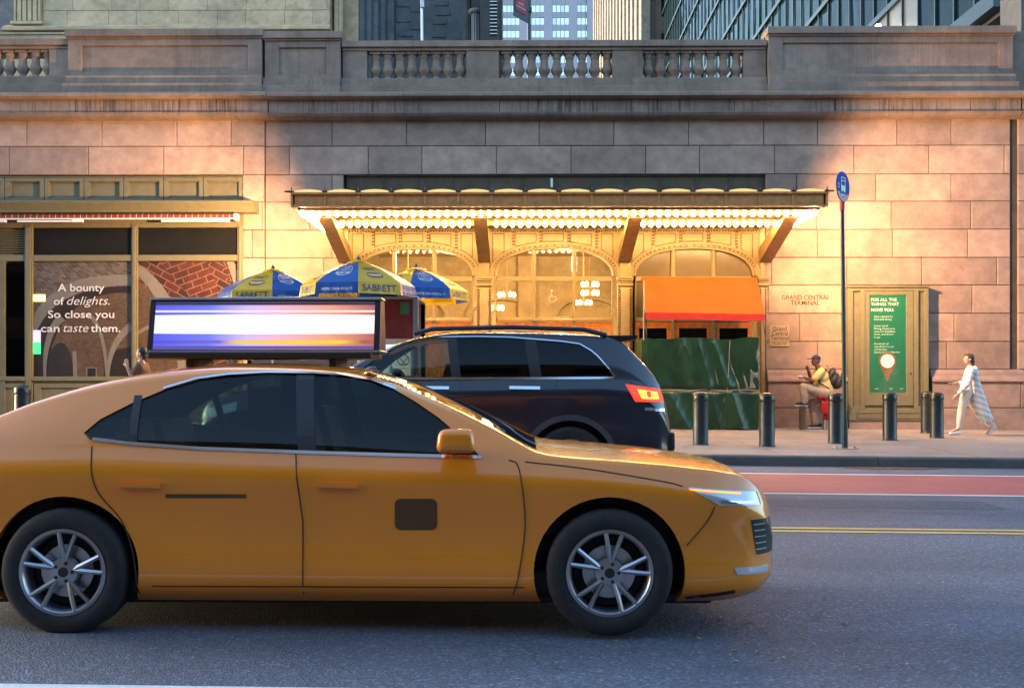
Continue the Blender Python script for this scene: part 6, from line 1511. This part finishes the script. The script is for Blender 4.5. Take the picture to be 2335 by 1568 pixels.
# ------------------------------------------------------------------ people
M['skin_brown'] = pbr('brown_skin', (.13,.062,.038), .5, 0, .1, 12); M['skin_light'] = pbr('light_skin', (.50,.29,.21), .5, 0, .08, 12)
def remesh(name, mb, mat, parent, vox=.009, it=6, origin=None):
    o = tmp_obj(mb); m = o.modifiers.new('r', 'REMESH'); m.mode = 'VOXEL'; m.voxel_size = vox; m.use_smooth_shade = True
    s_ = o.modifiers.new('s', 'SMOOTH'); s_.factor = .5; s_.iterations = it
    dg = bpy.context.evaluated_depsgraph_get(); dg.update(); me = bpy.data.meshes.new_from_object(o.evaluated_get(dg)); bpy.data.objects.remove(o)
    me.transform(Matrix.Translation(-ORG[parent])); me.materials.clear(); me.materials.append(mat); me.polygons.foreach_set('use_smooth', [True]*len(me.polygons))
    me.name = name; return link_mesh(name, me, parent)
def limb(mb, pts, rs, n=14):
    pts = [Vector(p) for p in pts]; P_ = []; R_ = []
    for i in range(len(pts)-1):
        for k in range(6):
            t = k/6; P_.append(pts[i].lerp(pts[i+1], t)); R_.append(rs[i]*(1-t)+rs[i+1]*t)
    P_.append(pts[-1]); R_.append(rs[-1]); mb.tube(P_, R_, n)
    for p, r in zip(pts, rs): mb.ell(p, r*.995, 14, 10)
def frame(d, up=Vector((0,0,1))):
    d = Vector(d).normalized(); s_ = d.cross(up); s_ = s_.normalized() if s_.length > 1e-3 else Vector((0,1,0)); return d, s_, s_.cross(d)
def head(mb, c, face, h=.225, tilt=0):
    f, s_, u = frame(face); c = Vector(c); k = h/.225; B = Matrix((f, s_, u)).transposed()
    e = lambda o, r: mb.ell(c+(f*o[0]+s_*o[1]+u*o[2])*k, tuple(x*k for x in r), 18, 12, B)
    e((-.012,0,.022), (.096,.077,.092)); e((.022,0,-.035), (.066,.058,.078)); e((.055,0,-.078), (.03,.035,.025)); e((.088,0,-.012), (.02,.013,.022)); e((.10,0,-.022), (.012,.014,.011)); e((.074,0,.015), (.018,.05,.012)); e((.08,0,-.052), (.016,.026,.009))
    for sg_ in (-1, 1): e((-.012, sg_*.077, -.006), (.022,.011,.032)); e((.06, sg_*.032, -.018), (.022,.02,.018))
def hand(mb, wrist, d, side, curl=.5, L=.185):
    d, s_, n = frame(d, Vector(side)); w = Vector(wrist); B = Matrix((d, s_, n)).transposed()
    mb.ell(w+d*.048, (.052,.042,.017), 14, 10, B); mb.ell(w+d*.008, (.03,.028,.019), 12, 8, B)
    for i, (o, l) in enumerate(((-.031,.062),(-.011,.075),(.011,.07),(.031,.055))):
        p0 = w+d*.088+s_*o; dd = (d*math.cos(curl*.6)-n*math.sin(curl*.6)); p1 = p0+dd*l*.5; d2 = (d*math.cos(curl*1.6)-n*math.sin(curl*1.6)); p2 = p1+d2*l*.5; limb(mb, [p0-d*.02, p0, p1, p2], [.0095,.0095,.0088,.0075], 8)
    p0 = w+d*.03+s_*-.036; p1 = p0+(d*.6-s_*.75-n*.25).normalized()*.035; p2 = p1+(d*.85-s_*.25-n*.45).normalized()*.032; limb(mb, [p0+s_*.015, p0, p1, p2], [.012,.012,.0105,.0085], 8)
def shoe(mb, heel, toe, w=.045):
    a, b_ = Vector(heel), Vector(toe); d = (b_-a).normalized(); L = (b_-a).length; up = Vector((0,0,1)); s_ = d.cross(up).normalized(); u = s_.cross(d); B = Matrix((d, s_, u)).transposed()
    for t, r, h_ in ((.12,.92,.045),(.35,.9,.052),(.6,1.0,.042),(.82,.96,.032)): mb.ell(a+d*L*t+u*h_*.85, (L*.26, w*r, h_), 14, 10, B)
# --- seated man
mp = G(1860, 973.5, True); MY = 25.25; mp = Vector((P(1860, 900, MY).x, MY, sw(P(1860, 900, MY).x, MY)))
m_ = lambda px, py, dy=0: P(px, py, MY+dy)
MN = empty('person', (mp.x, MY, mp.z), 'seated man in navy cap and yellow shirt eating, one foot raised on a short pipe', 'person')
FL = Vector((-1, 0, -.05))
hd = m_(1859.5, 823, .0)
j = dict(pel=m_(1880, 893), chest=m_(1873, 860), neck=m_(1868, 844), shn=m_(1872, 847, -.20), sho=m_(1868, 846, .19), eln=m_(1853, 867, -.26), elo=m_(1850, 870, .22), hn=m_(1834, 861, -.10), ho=m_(1842, 843, .06),
         hipn=m_(1880, 897, -.11), hipo=m_(1880, 899, .10), kn=m_(1831, 882, -.16), ko=m_(1850, 917, .12), an=m_(1833, 916, -.16), ao=m_(1858, 963, .10))
mb = MB(); head(mb, hd, FL, .235); limb(mb, [hd+Vector((.02,0,-.07)), j['neck']+Vector((0,0,.0))], [.062,.07])
limb(mb, [j['neck'], j['chest'], j['pel']], [.09,.15,.16]); mb.ell(j['chest'], (.15,.19,.17))
for a, b_, c in (('shn','eln','hn'), ('sho','elo','ho')): limb(mb, [j['chest'].lerp(j[a], .6), j[a], j[b_], j[b_].lerp(j[c], .8), j[c]], [.07,.062,.047,.04,.029])
hand(mb, j['hn'], Vector((-.9,.25,.1)), (0,-.3,1), .7); hand(mb, j['ho'], Vector((-.5,-.3,.7)), (-.5,0,.6), 1.0)
for a, b_, c in (('hipn','kn','an'), ('hipo','ko','ao')): limb(mb, [j['pel'], j[a], j[b_], j[c]], [.12,.10,.07,.045])
remesh('body', mb, M['skin_brown'], MN, .008, 4)
mb = MB(); limb(mb, [j['neck']+Vector((.01,0,-.01)), j['chest'], m_(1877, 878), m_(1881, 890)], [.10,.175,.20,.195]); mb.ell(j['chest']+Vector((-.0,0,.0)), (.17,.225,.18)); mb.ell(m_(1874, 878), (.20,.21,.16))
for a, b_ in (('shn','eln'), ('sho','elo')): limb(mb, [j['chest'].lerp(j[a], .7), j[a], j[a].lerp(j[b_], .75)], [.105,.092,.082])
limb(mb, [j['neck']+Vector((0,0,.02)), j['neck']], [.075,.085])
remesh('shirt', mb, pbr('yellow_cotton', (.62,.49,.19), .85, 0, .15, 8, .2, 60), MN, .011, 5)
mb = MB(); mb.ell(j['pel'], (.20,.205,.15))
limb(mb, [j['pel'], j['hipn'], j['kn'], j['kn'].lerp(j['an'], .5), j['an']+Vector((.0,0,.01))], [.15,.135,.098,.092,.082]); limb(mb, [j['pel'], j['hipo'], j['ko'], j['ao']], [.15,.135,.10,.085])
remesh('trousers', mb, pbr('khaki_cotton', (.38,.29,.20), .85, 0, .2, 9, .3, 30), MN, .011, 3)
mb = MB(); shoe(mb, m_(1839, 924, -.16), m_(1814, 922.5, -.18)); shoe(mb, m_(1871, 973, .10), m_(1845, 973.5, .08)); shs = remesh('shoes', mb, M['black'], MN, .007, 3)
mb = MB()
for a, b_ in ((m_(1840, 925, -.16), m_(1814, 923.5, -.18)), (m_(1872, 974.2, .10), m_(1845, 974.5, .08))): limb(mb, [a, a.lerp(b_, .6), b_], [.022,.03,.026])
remesh('shoe_soles', mb, M['white'], shs, .007, 2)
mb = MB(); mb.ell(hd+Vector((.012,0,.05)), (.108,.092,.088)); cp = MB()
bm = bmesh.new(); bmesh.ops.create_uvsphere(bm, u_segments=24, v_segments=14, radius=1); bmesh.ops.delete(bm, geom=[v for v in bm.verts if v.co.z < -.12], context='VERTS')
cp.bm(bm, 0, Matrix.Translation(hd+Vector((.008,0,.048))) @ Matrix.Diagonal((.114,.096,.098,1)))
cp.ell(hd+Vector((-.135,0,.055)), (.085,.078,.012)); cp.ell(hd+Vector((.008,0,.146)), (.012,.012,.008)); cp.build('cap', pbr('navy_cap', (.014,.022,.10), .8, 0, .2), MN, smooth=60)
bpk = MB(); bc = m_(1899, 864, -.02); Bt = Matrix.Rotation(R(28), 3, 'Y')
bpk.ell(bc+Vector((-.06,0,.10)), (.085,.15,.19), 20, 14, Bt); bpk.ell(bc+Vector((.0,0,-.02)), (.12,.165,.19), 20, 14, Bt); bpk.ell(bc+Vector((.09,0,-.10)), (.13,.165,.14), 18, 12, Bt); bpk.ell(bc+Vector((.13,-.04,-.03)), (.07,.12,.11), 18, 12, Bt); bpk.ell(bc+Vector((.22,-.03,.05)), (.04,.045,.11), 14, 10, Matrix.Rotation(R(-8), 3, 'Y')); bpk.tube([bc+Vector((-.12,-.03,.28)), bc+Vector((-.15,0,.33)), bc+Vector((-.12,.03,.28))], .014, 8)
BP = empty('backpack', bc, 'black backpack worn on the back of the seated man', 'bag')
remesh('bag', bpk, pbr('black_nylon', (.014,.014,.014), .6, 0, .4, 14, .4, 40), BP, .011, 4)
mb = MB()
for y_, sh in ((-.12, 'shn'), (.12, 'sho')): mb.tube([m_(1886, 846, y_), j[sh]+Vector((.02,.05 if y_ < 0 else -.05,.08)), j[sh]+Vector((-.10,.03 if y_ < 0 else -.03,-.03)), m_(1868, 872, y_*1.7), m_(1890, 886, y_*1.5)], .017, 8)
mb.build('strap', M['black'], BP, smooth=60)
mb = MB(); mb.ell(j['hn']+Vector((-.09,.02,.03)), (.06,.05,.03)); mb.ell(j['hn']+Vector((-.13,.02,.035)), (.04,.035,.02)); tag(remesh('food_wrapper', mb, pbr('white_paper', (.6,.55,.5), .7), empty('snack', j['hn']+Vector((-.09,.02,.03)), 'white paper wrapped snack held in the hand of the seated man', 'food'), .008, 1))
# --- walking woman
wp = G(2215, 991.5, True); WYY = wp.y
k_ = lambda px, py, dy=0: P(px, py, WYY+dy)
WM = empty('person', (wp.x, WYY, wp.z), 'walking woman in white with a striped fringed shawl carrying a phone', 'person')
hd = k_(2207.5, 818.5); f_ = Vector((-1, 0, .02))
j = dict(pel=k_(2203, 892), chest=k_(2212, 850), neck=k_(2211, 836), shn=k_(2215, 843, -.17), sho=k_(2211, 842, .16), eln=k_(2206, 875, -.23), elo=k_(2206, 872, .20), hn=k_(2183, 899, -.16), ho=k_(2184, 873, .10),
         hipn=k_(2203, 896, -.08), hipo=k_(2203, 896, .08), kn=k_(2191, 935, -.07), an=k_(2185, 977, -.07), ko=k_(2229, 938, .09), ao=k_(2258, 973, .09))
mb = MB(); head(mb, hd, f_, .225); limb(mb, [hd+Vector((.012,0,-.07)), j['neck']], [.048,.052])
limb(mb, [j['neck'], j['chest'], k_(2207, 872), j['pel']], [.06,.115,.105,.13]); mb.ell(j['chest'], (.11,.15,.13))
for a, b_, c in (('shn','eln','hn'), ('sho','elo','ho')): limb(mb, [j['chest'].lerp(j[a], .6), j[a], j[b_], j[c]], [.055,.047,.037,.024])
hand(mb, j['hn'], Vector((-.6,0,-.7)), (0,-1,.2), .5, .17); hand(mb, j['ho'], Vector((-1,-.1,.05)), (0,.4,1), .6, .17)
for a, b_, c in (('hipn','kn','an'), ('hipo','ko','ao')): limb(mb, [j['pel'], j[a], j[b_], j[b_].lerp(j[c], .35), j[c]], [.11,.09,.06,.057,.036])
for a, t in ((j['an'], k_(2168, 984, -.07)), (j['ao'], k_(2250, 988, .09))): limb(mb, [a, t], [.036,.03])
remesh('body', mb, M['skin_light'], WM, .008, 4)
mb = MB(); limb(mb, [j['neck']+Vector((0,0,-.03)), j['chest'], k_(2206, 872), k_(2203, 890)], [.075,.13,.125,.148]); mb.ell(j['chest'], (.125,.165,.14)); remesh('top', mb, pbr('white_knit', (.74,.68,.62), .85, 0, .06, 10, .3, 50), WM, .010, 5)
mb = MB(); limb(mb, [j['pel'], j['hipn'], j['kn'], j['kn'].lerp(j['an'], .4), j['an']+Vector((.005,0,.03))], [.135,.118,.078,.073,.05]); limb(mb, [j['pel'], j['hipo'], j['ko'], j['ko'].lerp(j['ao'], .4), j['ao'].lerp(j['ko'], .12)], [.135,.118,.078,.075,.055])
remesh('trousers', mb, pbr('white_cotton', (.66,.55,.48), .85, 0, .1, 6, .3, 25), WM, .010, 4)
mb = MB(); shoe(mb, k_(2190, 990, -.07), k_(2164, 990.5, -.07), .04); shoe(mb, k_(2269, 974, .09), k_(2253, 993, .09), .04); remesh('shoes', mb, M['white'], WM, .007, 3)
mb = MB(); mb.ell(hd+Vector((.028,0,.028)), (.098,.088,.10)); mb.ell(hd+Vector((.075,0,-.05)), (.055,.075,.10)); mb.ell(hd+Vector((.08,0,-.13)), (.045,.065,.08)); mb.ell(hd+Vector((-.03,0,.085)), (.055,.06,.03)); remesh('hair', mb, pbr('dark_brown_hair', (.04,.022,.014), .5, 0, .4, 30, .4, 60), WM, .008, 3)
def stripe():
    m, t, b = nm('striped_shawl'); p = pos(t); s_ = N(t, 'SeparateXYZ'); t.links.new(p, s_.inputs[0])
    a = N(t, 'Math', operation='MULTIPLY'); a.inputs[1].default_value = .38; t.links.new(s_.outputs[0], a.inputs[0]); c = N(t, 'Math', operation='ADD'); t.links.new(a.outputs[0], c.inputs[0]); t.links.new(s_.outputs[2], c.inputs[1])
    d = N(t, 'Math', operation='MULTIPLY'); d.inputs[1].default_value = 8.5; t.links.new(c.outputs[0], d.inputs[0]); e = N(t, 'Math', operation='FRACT'); t.links.new(d.outputs[0], e.inputs[0])
    t.links.new(ramp(t, e.outputs[0], [(.0, (.74,.72,.68)), (.5, (.74,.72,.68)), (.58, (.50,.50,.50)), (.9, (.50,.50,.50)), (1, (.74,.72,.68))]).outputs[0], b.inputs['Base Color']); b.inputs['Roughness'].default_value = .9
    bump(t, b, noise(t, p, 60, 3), .4, .01); return m
mb = MB()
for a, b_, c in (('shn','eln','hn'), ('sho','elo','ho')): limb(mb, [j['chest'].lerp(j[a], .6), j[a], j[b_], j[b_].lerp(j[c], .8)], [.08,.068,.062,.05])
mb.ell(j['chest']+Vector((.06,0,.02)), (.10,.18,.14))
sec = [(k_(2217, 845), .085, .19), (k_(2220, 870), .11, .20), (k_(2224, 895), .15, .22), (k_(2232, 922), .17, .21), (k_(2243, 948), .16, .19), (k_(2250, 957), .14, .17)]
for (p0, a0, b0), (p1, a1, b1) in zip(sec[:-1], sec[1:]):
    for q in range(5):
        t = q/5; p = p0.lerp(p1, t); mb.ell(p, (a0+(a1-a0)*t, b0+(b1-b0)*t, .09), 18, 10)
sh = remesh('shawl', mb, stripe(), WM, .011, 4)
mb = MB(); rr = random.Random(5)
for i in range(46):
    t = i/45; p = k_(2228+38*t, 944+20*t, rr.uniform(-.20,.12)); mb.tube([p, p+Vector((rr.uniform(.0,.05), 0, -.08)), p+Vector((rr.uniform(.02,.09), 0, -.16))], [.008,.007,.004], 5)
mb.build('fringe', pbr('cream_fringe', (.66,.62,.54), .9), sh)
ph = j['ho']+Vector((-.13,-.01,.0)); mb = MB(); mb.bbox(ph.x-.075, ph.x+.075, ph.y-.036, ph.y+.036, ph.z-.006, ph.z+.006, .004)
tag(mb.build('phone', pbr('pale_phone', (.45,.6,.65), .2), origin=ph), 'pale flat phone held level in the hand of the walking woman', 'phone')
# --- passer-by behind the taxi
BYY = 20.5; b0 = lambda px, py, dy=0: P(px, py, BYY+dy)
gp = b0(312, 1000); gz_ = sw(gp.x, BYY)
PB = empty('person', (gp.x, BYY, gz_), 'passer-by behind the taxi with dark hair and one bare forearm raised', 'person')
hd = b0(322, 822); hd.z = max(hd.z, gz_+1.55)
nk = hd+Vector((0,0,-.16)); ch = hd+Vector((.03,0,-.38)); pe = hd+Vector((.03,0,-.80)); el = b0(300, 858, -.16); hn = b0(290, 836, -.2)
shn_ = hd+Vector((.02,-.18,-.24)); sho_ = hd+Vector((.02,.18,-.24))
mb = MB(); head(mb, hd, Vector((-1,.1,0)), .225); limb(mb, [hd+Vector((.01,0,-.07)), nk], [.05,.055]); limb(mb, [nk, ch, pe], [.06,.13,.13]); mb.ell(ch, (.12,.17,.15))
limb(mb, [ch.lerp(shn_, .6), shn_, el, hn], [.06,.05,.042,.028]); hand(mb, hn, Vector((-.15,0,1)), (0,-1,0), .3); limb(mb, [ch.lerp(sho_, .6), sho_, sho_+Vector((.03,.04,-.28)), sho_+Vector((-.05,.05,-.52))], [.06,.05,.042,.028]); hand(mb, sho_+Vector((-.05,.05,-.52)), Vector((0,0,-1)), (0,1,0), .5)
for s_ in (-.09, .09): limb(mb, [pe, pe+Vector((0,s_,-.05)), Vector((pe.x-.03*s_*10, BYY+s_, (pe.z+gz_)/2)), Vector((pe.x+s_*.8, BYY+s_, gz_+.09))], [.12,.10,.065,.042])
remesh('body', mb, M['skin_light'], PB, .009, 4)
mb = MB(); limb(mb, [nk+Vector((0,0,-.04)), ch, pe], [.075,.155,.16]); mb.ell(ch, (.135,.19,.16)); limb(mb, [ch.lerp(shn_, .6), shn_, shn_.lerp(el, .6)], [.08,.075,.068]); limb(mb, [ch.lerp(sho_, .6), sho_, sho_+Vector((.02,.03,-.2))], [.08,.075,.068]); remesh('shirt', mb, pbr('brown_shirt', (.16,.09,.06), .85), PB, .011, 4)
mb = MB()
for s_ in (-.09, .09): limb(mb, [pe, pe+Vector((0,s_,-.05)), Vector((pe.x-.03*s_*10, BYY+s_, (pe.z+gz_)/2)), Vector((pe.x+s_*.8, BYY+s_, gz_+.10))], [.15,.13,.09,.075])
remesh('trousers', mb, pbr('dark_trousers', (.03,.032,.04), .85), PB, .011, 4)
mb = MB()
for s_ in (-.09, .09): shoe(mb, (pe.x+s_*.8+.06, BYY+s_, gz_), (pe.x+s_*.8-.2, BYY+s_, gz_))
remesh('shoes', mb, M['black'], PB, .008, 3)
mb = MB(); mb.ell(hd+Vector((.025,0,.03)), (.10,.09,.10)); mb.ell(hd+Vector((.06,0,-.05)), (.05,.075,.08)); remesh('hair', mb, pbr('black_hair', (.015,.012,.01), .5), PB, .009, 3)
